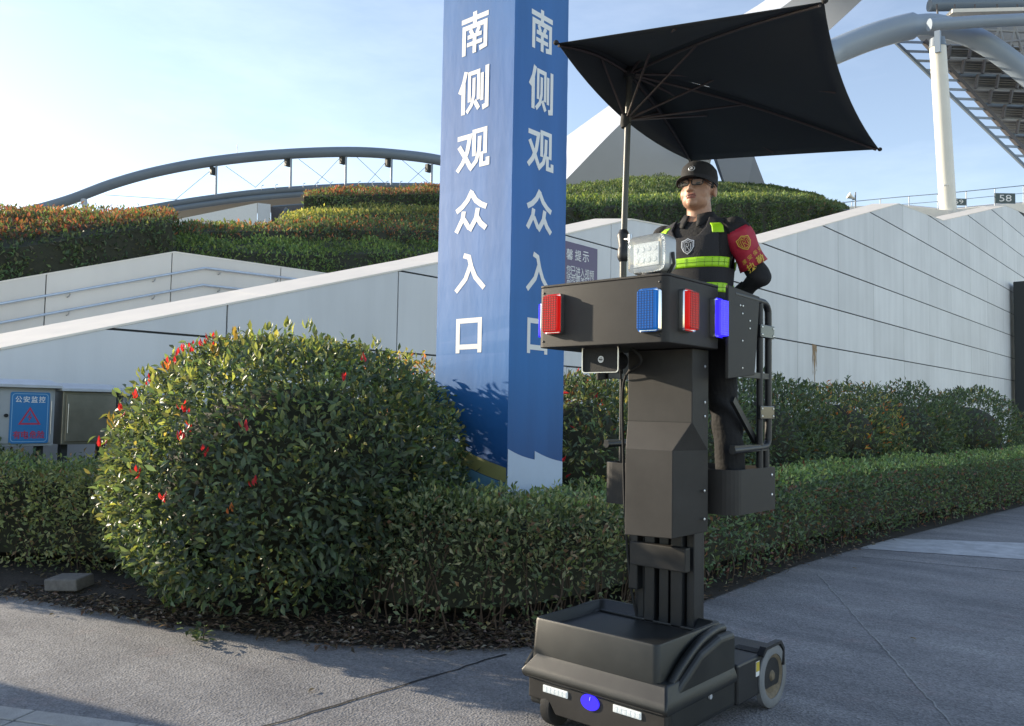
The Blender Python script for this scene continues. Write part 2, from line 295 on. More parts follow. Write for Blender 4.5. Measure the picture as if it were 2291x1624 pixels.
# kerb stones in the lower left corner
kd = Vector((-.70, -.36, 0)).normalized(); kn = Vector((kd.y, -kd.x, 0)); kn = kn if kn.y < 0 else -kn
row = struct(link('kerb_row', None))
base = Vector((-3.45, 2.14, 0))
for i in range(7):
    a = base + kd * (.6 * i + .004); b = base + kd * (.6 * i + .592)
    for w0, w1, h, nm in ((0.0, .13, .022, 'kerb_stone'), (.138, .42, .018, 'paving_slab')):
        q = MB().prism([a + kn * w0, b + kn * w0, b + kn * w1, a + kn * w1], (0, 0, h))
        o = obj(nm, q, M['kerb'], row, bevel=.004)
        if nm == 'paving_slab' and i in (2, 3, 4, 5):
            st = MB()
            for u in range(9):
                for v_ in range(4):
                    c = a + kd * (.05 + u * .06) + kn * (.17 + v_ * .062); st.tube([c + Vector((0, 0, .018)), c + Vector((0, 0, .024))], [.018, .013], 8)
            o2 = obj('tactile_studs', st, M['kerb'], o)

# ---------------- stair parapet wall in front: stone panels on a dark core, sloped coping
WX = -10.2
TOP = [(1.4, 1.635), (3.055, 2.123), (9.557, 4.02), (15.48, 5.864), (22.08, 6.396), (34.8, 10.074), (41.4, 10.604), (55.1, 14.0), (62, 14.75)]
def top_at(y):
    for (y0, z0), (y1, z1) in zip(TOP, TOP[1:]):
        if y <= y1: return z0 + (z1 - z0) * (y - y0) / (y1 - y0)
    return TOP[-1][1]
wall = thing('stair_parapet_wall', 'long grey panelled stone stair wall rising with pale coping behind the hedges', 'wall', (WX, 1.4, 0))
def wloc(p): return (p[0] - WX, p[1] - 1.4, p[2])
core = MB().prism([wloc((WX - .035, 1.4, -.2))] + [wloc((WX - .035, y, z - .05)) for y, z in TOP] + [wloc((WX - .035, 62, -.2))], (-.96, 0, 0))
obj('wall_core', core, M['joint'], wall)
def cell(y0, y1, z0, z1):
    ys = [y0, y1] + [y for y, _ in TOP if y0 < y < y1]
    for zz in (z0, z1):                               # where the sloping top crosses the row lines
        for (a, za), (b, zb) in zip(TOP, TOP[1:]):
            if (za - .03 - zz) * (zb - .03 - zz) < 0:
                yc = a + (zz - za + .03) / (zb - za) * (b - a)
                if y0 < yc < y1: ys.append(yc)
    T = lambda y: top_at(y) - .03
    ys = sorted(set(ys)); y_in = None
    if T(ys[0]) <= z0:                                # the top line enters this row part way: find where
        if T(ys[-1]) <= z0: return None
        lo, hi = ys[0], ys[-1]
        for _ in range(40):
            md = (lo + hi) / 2; lo, hi = (md, hi) if T(md) <= z0 else (lo, md)
        ys = [hi] + [y for y in ys if y > hi + 1e-4]
    up_ = [(y, min(z1, T(y))) for y in ys]
    poly = [(ys[0], z0), (ys[-1], z0)] + list(reversed(up_)); out = []
    for p in poly:
        if not out or abs(p[0] - out[-1][0]) + abs(p[1] - out[-1][1]) > 2e-3: out.append(p)
    if abs(out[0][0] - out[-1][0]) + abs(out[0][1] - out[-1][1]) < 2e-3: out.pop()
    return out if len(out) > 2 else None
ZR = [-.18, 1.12, 2.43] + [2.43 + 1.325 * k for k in range(1, 10)]
YC = [1.4, 5.737, 8.716, 11.7, 14.7, 18.0, 21.3, 24.69, 28.13, 31.70, 35.32, 38.94, 42.6, 46.3, 50, 54, 58, 62]
YB = [1.4, 7.2, 10.2, 13.2, 16.3, 19.6, 23.0, 26.4] + YC[8:]
for r_i, (z0, z1) in enumerate(zip(ZR, ZR[1:])):
    ycs = YB if r_i < 2 else YC
    for y0, y1 in zip(ycs, ycs[1:]):
        far = .5 if y0 < 20 else 1.0
        gz = .014 if y0 < 12 else .02; gy = .012 if y0 < 12 else .007
        c = cell(y0 + gy, y1 - gy, z0 + gz, z1 - gz)
        if c:
            obj('panel', MB().prism([wloc((WX - .03, y, z)) for y, z in c], (.03 + random.uniform(-.002, .002), 0, 0)), M['wall'], wall)
for i, ((y0, z0), (y1, z1)) in enumerate(zip(TOP, TOP[1:])):
    s = (z1 - z0) / (y1 - y0) > .2; rise = .14 if s else .14
    n = max(1, round((y1 - y0) / 3.3))
    for k in range(n):
        a = y0 + (y1 - y0) * k / n + (.003 if y0 + k else 0); b = y0 + (y1 - y0) * (k + 1) / n - .003
        za, zb = (z0 + (z1 - z0) * (q - y0) / (y1 - y0) for q in (a, b))
        P = []
        for x, dz in ((WX + .012, -.028), (WX + .012, 0), (WX - 1.0, rise), (WX - 1.0, -.028)):
            P.append((wloc((x, a, za + dz)), wloc((x, b, zb + dz))))
        q = MB().add([p[0] for p in P] + [p[1] for p in P], [(0, 1, 2, 3), (7, 6, 5, 4), (0, 4, 5, 1), (1, 5, 6, 2), (2, 6, 7, 3), (3, 7, 4, 0)])
        obj('coping_stone', q, M['coping'], wall)
st = MB()                                             # rust stain running from a joint
for j in range(3):
    y = 25.9 + j * .14; zt = 3.78 - j * .02
    n = 10; w = (.10, .2, .08)[j]; h = (1.0, 1.25, .8)[j]
    st.grid([[wloc((WX + .006, y - w / 2 * (1 - k / n) + random.uniform(-.02, .02), zt - h * k / n)) for k in range(n + 1)], [wloc((WX + .006, y + w / 2 * (1 - k / n) + random.uniform(-.02, .02), zt - h * k / n)) for k in range(n + 1)]])
tag(obj('rust_stain', st, M['rust'], wall), 'brown rust streak below a joint')
# pier across the stair foot, added out of view to shade the near left ground
occluder = thing('stair_occluder', 'added shade-casting pier at the foot of the stair beyond the left edge', 'occluder', (WX - .5, -1.62, 0))
obj('occluder_block', MB().box(-.5, .5, -1.5, 1.5, -.1, 2.3), M['wall'], occluder, bevel=.02)
obj('occluder_cap', MB().box(-.56, .56, -1.56, 1.56, 2.3, 2.38), M['coping'], occluder, bevel=.01)
# stair flight between the two parapets
fl = [( .2, 0.0)]
y, z = .9, 0.0
P = [(y, 0)]
while z < 4.6:
    z += .16; P.append((y, z)); y += .5; P.append((y, z))
stairs = MB().grid([[(-11.2, yy, zz) for yy, zz in P], [(-18.5, yy, zz) for yy, zz in P]])
struct(obj('stair_flight', stairs, M['coping']))

# ---------------- back parapet with two handrails
BX = -18.5
BT = [(0.966, 2.434), (5.481, 3.887), (9.024, 5.037), (12.701, 5.098), (17.257, 5.153)]
bw = thing('back_stair_wall', 'pale warm-toned stair wall with two handrails below the red-tipped hedge', 'wall', (BX, BT[0][0], 0))
def bl(p): return (p[0] - BX, p[1] - BT[0][0], p[2])
obj('wall_core', MB().prism([bl((BX - .03, BT[0][0], -.2))] + [bl((BX - .03, y, z - .03)) for y, z in BT] + [bl((BX - .03, BT[-1][0], -.2))], (-.35, 0, 0)), M['joint'], bw)
def bt(y):
    for (y0, z0), (y1, z1) in zip(BT, BT[1:]):
        if y <= y1: return z0 + (z1 - z0) * (y - y0) / (y1 - y0)
    return BT[-1][1]
bc = [0.966, 3.59, 6.323, 8.974, 11.859, 14.634, 17.257]
for a, b in zip(bc, bc[1:]):
    ys = [a + .012] + [y for y, _ in BT if a + .012 < y < b - .012] + [b - .012]
    poly = [(ys[0], -.15), (ys[-1], -.15)] + [(y, bt(y)) for y in reversed(ys)]
    obj('panel', MB().prism([bl((BX - .03, y, z)) for y, z in poly], (.03, 0, 0)), M['wall_warm'], bw)  # lighter, warmer tone than the front wall panels
for (y0, z0), (y1, z1) in zip(BT, BT[1:]):
    q = MB().prism([bl((BX + .01, y0, z0)), bl((BX + .01, y1, z1)), bl((BX + .01, y1, z1 + .03)), bl((BX + .01, y0, z0 + .03))], (-.42, 0, 0)); obj('coping_stone', q, M['coping'], bw)
for nm, line in (('upper', [(1.657, 2.254), (5.495, 3.461), (9.747, 4.772), (11.956, 4.826), (16.567, 4.891)]), ('lower', [(1.657, 1.854), (5.522, 3.087), (9.706, 4.36), (10.769, 4.38), (16.567, 4.463)])):
    off = .085
    h = obj('handrail', MB().tube([bl((BX + off, y, z)) for y, z in line], .027, 12), M['steel_blue'], bw, smooth=40)
    for y in (3.037, 4.901, 6.765, 8.56, 10.147, 11.735, 13.53):
        for (y0, z0), (y1, z1) in zip(line, line[1:]):
            if y0 <= y < y1: z = z0 + (z1 - z0) * (y - y0) / (y1 - y0)
        pts = [bl((BX + off, y, z)), bl((BX + off, y, z - .06)), bl((BX + off - .02, y - .01, z - .1)), bl((BX + .0, y - .02, z - .115))]
        obj('bracket', MB().tube(pts, .014, 8), M['steel'], h, smooth=40)

# ---------------- cabinets in front of the wall
def cabinet(y0, y1, z0, z1, mt, label, sign):
    X = -9.2
    c = thing('street_cabinet', label, 'cabinet', (X - .17, (y0 + y1) / 2, 0), group='roadside control cabinets')
    w = (y1 - y0) / 2
    obj('case', MB().box(-.17, .17, -w, w, z0, z1 - .03), mt, c, bevel=.006)
    d = obj('door', MB().box(.17, .186, -w + .03, w - .03, z0 + .03, z1 - .06), mt, c, bevel=.004)
    obj('roof', MB().add([(x, y, z) for x, y, z in ((-.23, -w - .04, z1 - .03), (.25, -w - .04, z1 - .03), (.25, w + .04, z1 - .03), (-.23, w + .04, z1 - .03), (-.23, -w - .04, z1), (.25, -w - .04, z1), (.25, w + .04, z1), (-.23, w + .04, z1), (-.06, -w + .02, z1 + .055), (.08, -w + .02, z1 + .055), (.08, w - .02, z1 + .055), (-.06, w - .02, z1 + .055))],
        [(3, 2, 1, 0), (0, 1, 5, 4), (1, 2, 6, 5), (2, 3, 7, 6), (3, 0, 4, 7), (4, 5, 9, 8), (5, 6, 10, 9), (6, 7, 11, 10), (7, 4, 8, 11), (8, 9, 10, 11)]), M['cab_roof'], c, bevel=.004)
    for s in (-1, 1): obj('leg', MB().box(-.05, .05, s * (w - .08) - .03, s * (w - .08) + .03, 0, z0 - .004), M['dark_post'], c)
    hy = -.01 if sign else w - .10
    obj('lock', MB().tube([(.186, hy, (z0 + z1) / 2), (.205, hy, (z0 + z1) / 2)], .018, 12), M['rubber'], d, smooth=40)
    obj('hinge', MB().tube([(.192, (w - .04 if sign else -w + .05), z0 + .12), (.192, (w - .04 if sign else -w + .05), z1 - .16)], .006, 8), M['steel'], d)
    if sign:
        cy = .205; cz = (z0 + z1) / 2 - .022; sw, sh = .182, .258
        pl = obj('warning_plate', MB().prism([(.187, cy + a, cz + b) for a, b in rrect(2 * sw, 2 * sh, .02)], (.004, 0, 0)), M['sign_blue'], d)
        rim = MB()
        o_ = rrect(2 * sw - .03, 2 * sh - .03, .03); i_ = rrect(2 * sw - .042, 2 * sh - .042, .026)
        rim.loft([[(.1915, cy + a, cz + b) for a, b in o_], [(.1915, cy + a, cz + b) for a, b in i_]], cap=False)
        obj('plate_border', rim, mat('pale_blue_print', (.25, .45, .65), .5), pl)
        for k, ch in enumerate('公安监控'): letter(ch, .1, M['white'], pl, (.192, cy - .108 + k * .072, cz + .185), ROT_PX, .0008, .0012, fit=(.060, .064), name='character')
        for k, ch in enumerate('有电危险'): letter(ch, .1, M['red_print'], pl, (.192, cy - .112 + k * .075, cz - .17), ROT_PX, .0008, .002, fit=(.068, .08), name='character')
        tri = MB(); to = [(-.105, -.07), (.105, -.07), (0, .11)]; ti = [(-.075, -.052), (.075, -.052), (0, .078)]
        tri.loft([[(.1915, cy + a, cz + b) for a, b in to], [(.1915, cy + a, cz + b) for a, b in ti]], cap=False)
        obj('warning_triangle', tri, M['red_print'], pl)
        bolt_ = MB().prism([(.1913, cy + a, cz + b) for a, b in ((.008, .05), (-.022, .0), (-.002, .0), (-.01, -.04), (.022, .012), (.003, .012))], (.001, 0, 0)); obj('lightning_bolt', bolt_, M['red_print'], pl)
    return c
cabinet(2.40, 3.285, 1.09, 1.71, M['cabinet'], 'light grey cabinet with a blue and red warning plate at the left edge', True)
cabinet(3.36, 3.905, 1.10, 1.685, M['cabinet2'], 'olive-brown steel cabinet between the warning cabinet and the round bush', False)
cabinet(3.98, 4.6, 1.10, 1.65, M['cabinet'], 'grey cabinet mostly hidden behind the round bush', False)

# purple notice on the wall behind the pillar
nt_ = thing('notice_board', 'dark purple notice board with white lettering beside the blue pillar', 'sign', (WX + .03, 13.1, 4.35))
obj('board', MB().box(0, .03, -.9, 1.02, -.85, .60), M['purple'], nt_, bevel=.006)
def nb(px, py): q = at(px, py, 0, WX + .062); return (.032, q.y - 13.1, q.z - 4.35)
for ch, px, py in zip('温馨提示', (1253, 1274, 1293, 1310), (565, 569, 572, 575)): letter(ch, .3, M['white'], nt_, nb(px, py), ROT_PX, .001, .001, fit=(.215, .22), name='character')
for k, ch in enumerate('您已进入视频'): letter(ch, .3, M['white'], nt_, nb(1272 + k * 10.3, 604 + k * 2.2), ROT_PX, .001, .0, fit=(.15, .19), name='character')
for k, ch in enumerate('监控覆盖区域'): letter(ch, .3, M['white'], nt_, nb(1272 + k * 10.3, 625 + k * 2.0), ROT_PX, .001, .0, fit=(.15, .19), name='character')

# ---------------- concrete slab lying in the leaf litter
p0 = at(160, 1312, 2, .1)
thingm(obj('concrete_slab', MB().box(-.15, .15, -.10, .10, -.05, .045), M['block'], None, bevel=.012, loc=(p0.x - .1, p0.y + .02, .12), rot=(.08, -.06, R(28))), 'small grey concrete slab lying among dead leaves at the hedge foot', 'slab')

# ---------------- blue entrance pillar
PX0, PX1, PY0, PY1, PH = -5.215, -4.372, 4.9, 5.61, 6.2
def mat_pillar():
    m = bpy.data.materials.new('pillar_print'); n, p, l = nodes(m); N = n.nodes.new
    g = N('ShaderNodeTexCoord'); sx = N('ShaderNodeSeparateXYZ'); l(g.outputs['Object'], sx.inputs[0])
    mr = N('ShaderNodeMapRange'); mr.inputs['From Min'].default_value = .4; mr.inputs['From Max'].default_value = 6.2; l(sx.outputs[2], mr.inputs[0])
    r_ = N('ShaderNodeValToRGB'); e = r_.color_ramp.elements
    e[0].position = .08; e[0].color = (.010, .05, .18, 1); e[1].position = .26; e[1].color = (.018, .15, .42, 1)
    for ps, c in ((.42, (.040, .155, .42)), (.65, (.034, .135, .38)), (1.0, (.055, .18, .43))):
        q = e.new(ps); q.color = (*c, 1)
    l(mr.outputs[0], r_.inputs[0])
    mp_ = N('ShaderNodeMapping'); mp_.inputs['Scale'].default_value = (3, 3, .35); l(g.outputs['Object'], mp_.inputs[0])
    a = N('ShaderNodeTexNoise'); a.inputs['Scale'].default_value = 1.4; a.inputs['Detail'].default_value = 5; l(mp_.outputs[0], a.inputs[0])
    r2 = N('ShaderNodeMapRange'); r2.inputs['To Min'].default_value = .72; r2.inputs['To Max'].default_value = 1.28; l(a.outputs[0], r2.inputs[0])
    mm = N('ShaderNodeMixRGB'); mm.blend_type = 'MULTIPLY'; mm.inputs[0].default_value = 1; l(r_.outputs[0], mm.inputs[1]); l(r2.outputs[0], mm.inputs[2]); l(mm.outputs[0], p.inputs['Base Color'])
    p.inputs['Roughness'].default_value = .55; p.inputs['Specular IOR Level'].default_value = .35
    w = N('ShaderNodeTexNoise'); w.inputs['Scale'].default_value = 5; w.inputs['Detail'].default_value = 4; mp2 = N('ShaderNodeMapping'); mp2.inputs['Scale'].default_value = (2.2, 2.2, .7); l(g.outputs['Object'], mp2.inputs[0]); l(mp2.outputs[0], w.inputs[0])
    bp = N('ShaderNodeBump'); bp.inputs['Strength'].default_value = .10; bp.inputs['Distance'].default_value = .02; l(w.outputs[0], bp.inputs['Height']); l(bp.outputs[0], p.inputs['Normal'])
    return m
pcx, pcy = (PX0 + PX1) / 2, (PY0 + PY1) / 2; hx, hy = (PX1 - PX0) / 2, (PY1 - PY0) / 2
pil = thing('entrance_pillar', 'tall blue square pillar with white Chinese lettering behind the hedge', 'pillar', (pcx, pcy, 0))
rows = []
for k in range(63):                                    # stretched banner skin, slightly uneven at the edges
    z = PH * k / 62; j = lambda s: random.gauss(0, s)
    ring = []
    for sx_, sy_ in ((-1, -1), (1, -1), (1, 1), (-1, 1)):
        ring.append((sx_ * hx + j(.0007), sy_ * hy + j(.0007), z))
    rows.append(ring)
obj('banner_skin', MB().loft(rows), mat_pillar(), pil)
zc = [4.745, 4.235, 3.725, 3.205, 2.685, 2.16]
STROKES = {                                            # bold brush-free strokes on a 100 x 100 field: (points, thickness)
 '南': [([(6, 84), (94, 84)], 12), ([(50, 100), (50, 68)], 13), ([(15, 0), (15, 66), (85, 66), (85, 10), (66, 7)], 12), ([(35, 60), (43, 46)], 11), ([(65, 60), (57, 46)], 11), ([(27, 42), (73, 42)], 10), ([(25, 24), (75, 24)], 10), ([(50, 44), (50, 0)], 12)],
 '侧': [([(24, 100), (16, 74), (3, 52)], 12), ([(16, 72), (16, 0)], 13), ([(36, 26), (36, 92), (66, 92), (66, 26)], 10), ([(51, 80), (51, 40), (44, 18), (28, 3)], 10), ([(54, 26), (68, 5)], 11), ([(78, 86), (78, 22)], 10), ([(94, 100), (94, 8), (80, 5)], 12)],
 '观': [([(3, 86), (42, 86), (34, 48), (20, 22), (3, 4)], 12), ([(8, 66), (28, 36), (43, 10)], 12), ([(55, 34), (55, 94), (89, 94), (89, 34)], 11), ([(72, 80), (71, 46), (62, 20), (42, 2)], 11), ([(78, 40), (78, 9), (97, 9), (97, 24)], 11)],
 '众': [([(52, 100), (38, 78), (22, 64), (3, 54)], 13), ([(50, 94), (64, 74), (80, 62), (97, 54)], 13), ([(27, 52), (24, 34), (4, 2)], 13), ([(28, 32), (45, 8)], 12), ([(71, 54), (66, 30), (46, 2)], 13), ([(68, 34), (80, 16), (97, 2)], 13)],
 '入': [([(28, 96), (46, 90), (54, 64), (68, 36), (97, 6)], 13), ([(51, 68), (36, 34), (4, 3)], 13)],
 '口': [([(11, 0), (11, 90), (89, 90), (89, 0)], 14), ([(16, 17), (84, 17)], 14)]}
def stroke_mesh(ch):
    mb = MB()
    for si, (pts, th) in enumerate(STROKES[ch]):
        pts = [Vector((x - 50, y - 50)) for x, y in pts]; n = len(pts); Lf = []; Rt = []
        for i, p in enumerate(pts):
            d0 = (pts[i] - pts[i - 1]).normalized() if i else (pts[1] - pts[0]).normalized(); d1 = (pts[i + 1] - pts[i]).normalized() if i < n - 1 else d0
            m_ = (d0 + d1).normalized(); nn_ = Vector((-m_.y, m_.x)); k = th / 2 / max(.45, nn_.dot(Vector((-d0.y, d0.x)))); Lf.append(p + nn_ * k); Rt.append(p - nn_ * k)
        z = .02 * si
        mb.add([(q.x, q.y, z) for q in Lf] + [(q.x, q.y, z) for q in Rt], [(i, n + i, n + i + 1, i + 1) for i in range(n - 1)])
    return mb.mesh('character', M['white'])
for k, ch in enumerate('南侧观众入口'):
    w, h = ((.36, .36), (.355, .37), (.38, .345), (.375, .345), (.355, .325), (.325, .30))[k]
    me = stroke_mesh(ch)
    o = link('character', me, pil, (-.03, -hy - .0018, zc[k]), ROT_NY); o.scale = (w / 100, h / 100, .01)
    o = link('character', me, pil, (hx + .0018, -.005, zc[k]), ROT_PX); o.scale = (w * .88 / 100, h / 100, .01)
# printed swoosh at the foot: geometry sheets just proud of the skin
def sheet(name, pts, m): return obj(name, MB().prism(pts, (0, 0, 0.0001)) if False else MB().add(pts, [tuple(range(len(pts)))]), m, pil)
lp = lambda a, z, d: (a, -hy - d, z); rp = lambda a, z, d: (hx + d, a, z)
olive = mat('olive_print', (.30, .30, .12), .5, var=.12, vscale=4); pale_p = mat('pale_print', (.42, .52, .68), .5, var=.05, vscale=3); teal_p = mat('pale_teal_print', (.13, .30, .46), .5, var=.25, vscale=3)
def curve(a0, z0, a1, z1, n=10, sag=.03): return [(a0 + (a1 - a0) * i / n, z0 + (z1 - z0) * i / n - sag * math.sin(math.pi * i / n)) for i in range(n + 1)]
c1 = curve(-hx + .005, 1.35, hx - .005, 1.085); c2 = curve(-hx + .005, 1.22, hx - .005, .968)
sheet('olive_swoosh', [lp(a, z, .0018) for a, z in c1] + [lp(a, z, .0018) for a, z in reversed(c2)], olive)
sheet('teal_foot', [lp(a, z, .0045) for a, z in curve(-hx + .005, 1.215, hx - .005, .963)] + [lp(hx - .005, .05, .0045), lp(-hx + .005, .05, .0045)], teal_p)
d1 = curve(-hy + .004, 1.235, -.02, 1.14, 8, .012) + curve(-.02, 1.21, hy - .004, 1.11, 8, .012)
sheet('pale_foot', [rp(a, z, .0045) for a, z in d1] + [rp(hy - .004, .05, .0045), rp(-hy + .004, .05, .0045)], pale_p)

# ================================================================== FOLIAGE
def norm(a): return a / np.maximum(np.linalg.norm(a, axis=1, keepdims=True), 1e-9)
def leaf_template(detail):
    if detail == 2:      # pointed elliptic blade, folded along the rib
        return (np.array([(0, 0, 0), (-.34, .3, .10), (0, .3, 0), (.34, .3, .10), (-.42, .58, .10), (0, .6, -.01), (.42, .58, .10), (0, 1, -.10)], float),
                [(0, 2, 1), (0, 3, 2), (1, 2, 5, 4), (2, 3, 6, 5), (4, 5, 7), (5, 6, 7)])
    return (np.array([(0, 0, 0), (-.40, .5, .10), (0, .5, 0), (.40, .5, .10), (0, 1, -.06)], float), [(0, 2, 1), (0, 3, 2), (1, 2, 4), (2, 3, 4)])
def frames(axis, nrm):
    y = norm(axis); z = norm(nrm - y * (nrm * y).sum(1, keepdims=True)); x = np.cross(y, z); return x, y, z
def leaves_mesh(name, pos, axis, nrm, length, wid, tint, m, detail=1):
    T, F = leaf_template(detail); N = len(pos); nv = len(T)
    x, y, z = frames(axis, nrm); L_ = length[:, None]; Wd = L_ * wid
    V = (pos[:, None] + x[:, None] * (T[None, :, 0:1] * Wd[:, None]) + y[:, None] * (T[None, :, 1:2] * L_[:, None]) + z[:, None] * (T[None, :, 2:3] * L_[:, None])).reshape(-1, 3)
    tint = np.asarray(tint, float); lum = (tint @ np.array([.3, .6, .1]))[:, None]; tint = np.where(tint[:, 1:2] > tint[:, 0:1] * .8, tint * .80 + lum * .20, tint)
    me = bpy.data.meshes.new(name); me.vertices.add(N * nv); me.vertices.foreach_set('co', V.astype(np.float32).ravel())
    lens = np.array([len(f) for f in F]); flat = np.concatenate([np.array(f) for f in F])
    nl = len(flat); loops = (flat[None] + (np.arange(N) * nv)[:, None]).ravel()
    starts = (np.concatenate([[0], np.cumsum(lens)[:-1]])[None] + (np.arange(N) * nl)[:, None]).ravel()
    me.loops.add(len(loops)); me.loops.foreach_set('vertex_index', loops.astype(np.int32))
    me.polygons.add(len(starts)); me.polygons.foreach_set('loop_start', starts.astype(np.int32)); me.polygons.foreach_set('loop_total', np.tile(lens, N).astype(np.int32))
    at_ = me.attributes.new('tint', 'FLOAT_COLOR', 'POINT'); c = np.ones((N * nv, 4), np.float32); c[:, :3] = np.repeat(np.clip(tint * 1.45, 0, .5), nv, 0); at_.data.foreach_set('color', c.ravel())
    me.update(calc_edges=True); me.polygons.foreach_set('use_smooth', [detail == 2] * len(me.polygons)); me.materials.append(m); return me
def single_leaves(parent, pos, axis, nrm, length, wid, tint, m, detail, name='leaf', variants=10):
    # separate leaf objects sharing a few meshes
    order = np.argsort(tint.sum(1)); groups = np.array_split(order, variants); x, y, z = frames(axis, nrm)
    for g in groups:
        if not len(g): continue
        tc = tint[g].mean(0)
        me = leaves_mesh(name, np.zeros((1, 3)), np.array([[0., 1, 0]]), np.array([[0., 0, 1]]), np.ones(1), wid, tc[None], m, detail)
        for i in g:
            o = bpy.data.objects.new(name, me); COL.objects.link(o); o.parent = parent
            mm = Matrix(((x[i][0], y[i][0], z[i][0], pos[i][0]), (x[i][1], y[i][1], z[i][1], pos[i][1]), (x[i][2], y[i][2], z[i][2], pos[i][2]), (0, 0, 0, 1)))
            o.matrix_local = mm @ Matrix.Diagonal((length[i], length[i], length[i], 1))
def pick(cols, w, n):
    idx = RNG.choice(len(cols), n, p=np.array(w) / sum(w)); c = np.array(cols)[idx]
    return np.clip(c * RNG.uniform(.7, 1.35, (n, 1)) * RNG.uniform(.9, 1.1, (n, 3)), 0, 1)
def leaf_dirs(nr, up=.35, spread=.75, droop=0):
    n = len(nr); a = norm(nr * .55 + RNG.normal(0, spread, (n, 3)) + np.array([0, 0, up])); nn = norm(nr * .9 + RNG.normal(0, .5, (n, 3)) + np.array([0, 0, .55])); return a, nn
def patchy(p, seed, a=.3, f=1.6): return (1 + lump(p, seed + 77, a, f))[:, None].clip(.5, 1.6)
def lump(p, seed, amp, f):                            # cheap smooth noise
    r_ = np.random.default_rng(seed); o = np.zeros(len(p))
    for k in range(7):
        d = r_.normal(0, 1, 3) * f * (1 + .5 * k); o += np.sin(p @ d + r_.uniform(0, 6.3)) / (1 + .5 * k)
    return amp * o / 2.6

G_DARK = (.036, .058, .040); G_MID = (.060, .104, .050); G_OLIVE = (.085, .10, .038); G_LIME = (.14, .175, .04); G_YEL = (.24, .21, .05); RED = (.36, .02, .03); ORANGE = (.35, .10, .03); RUST = (.20, .075, .035); BROWN = (.10, .06, .035)

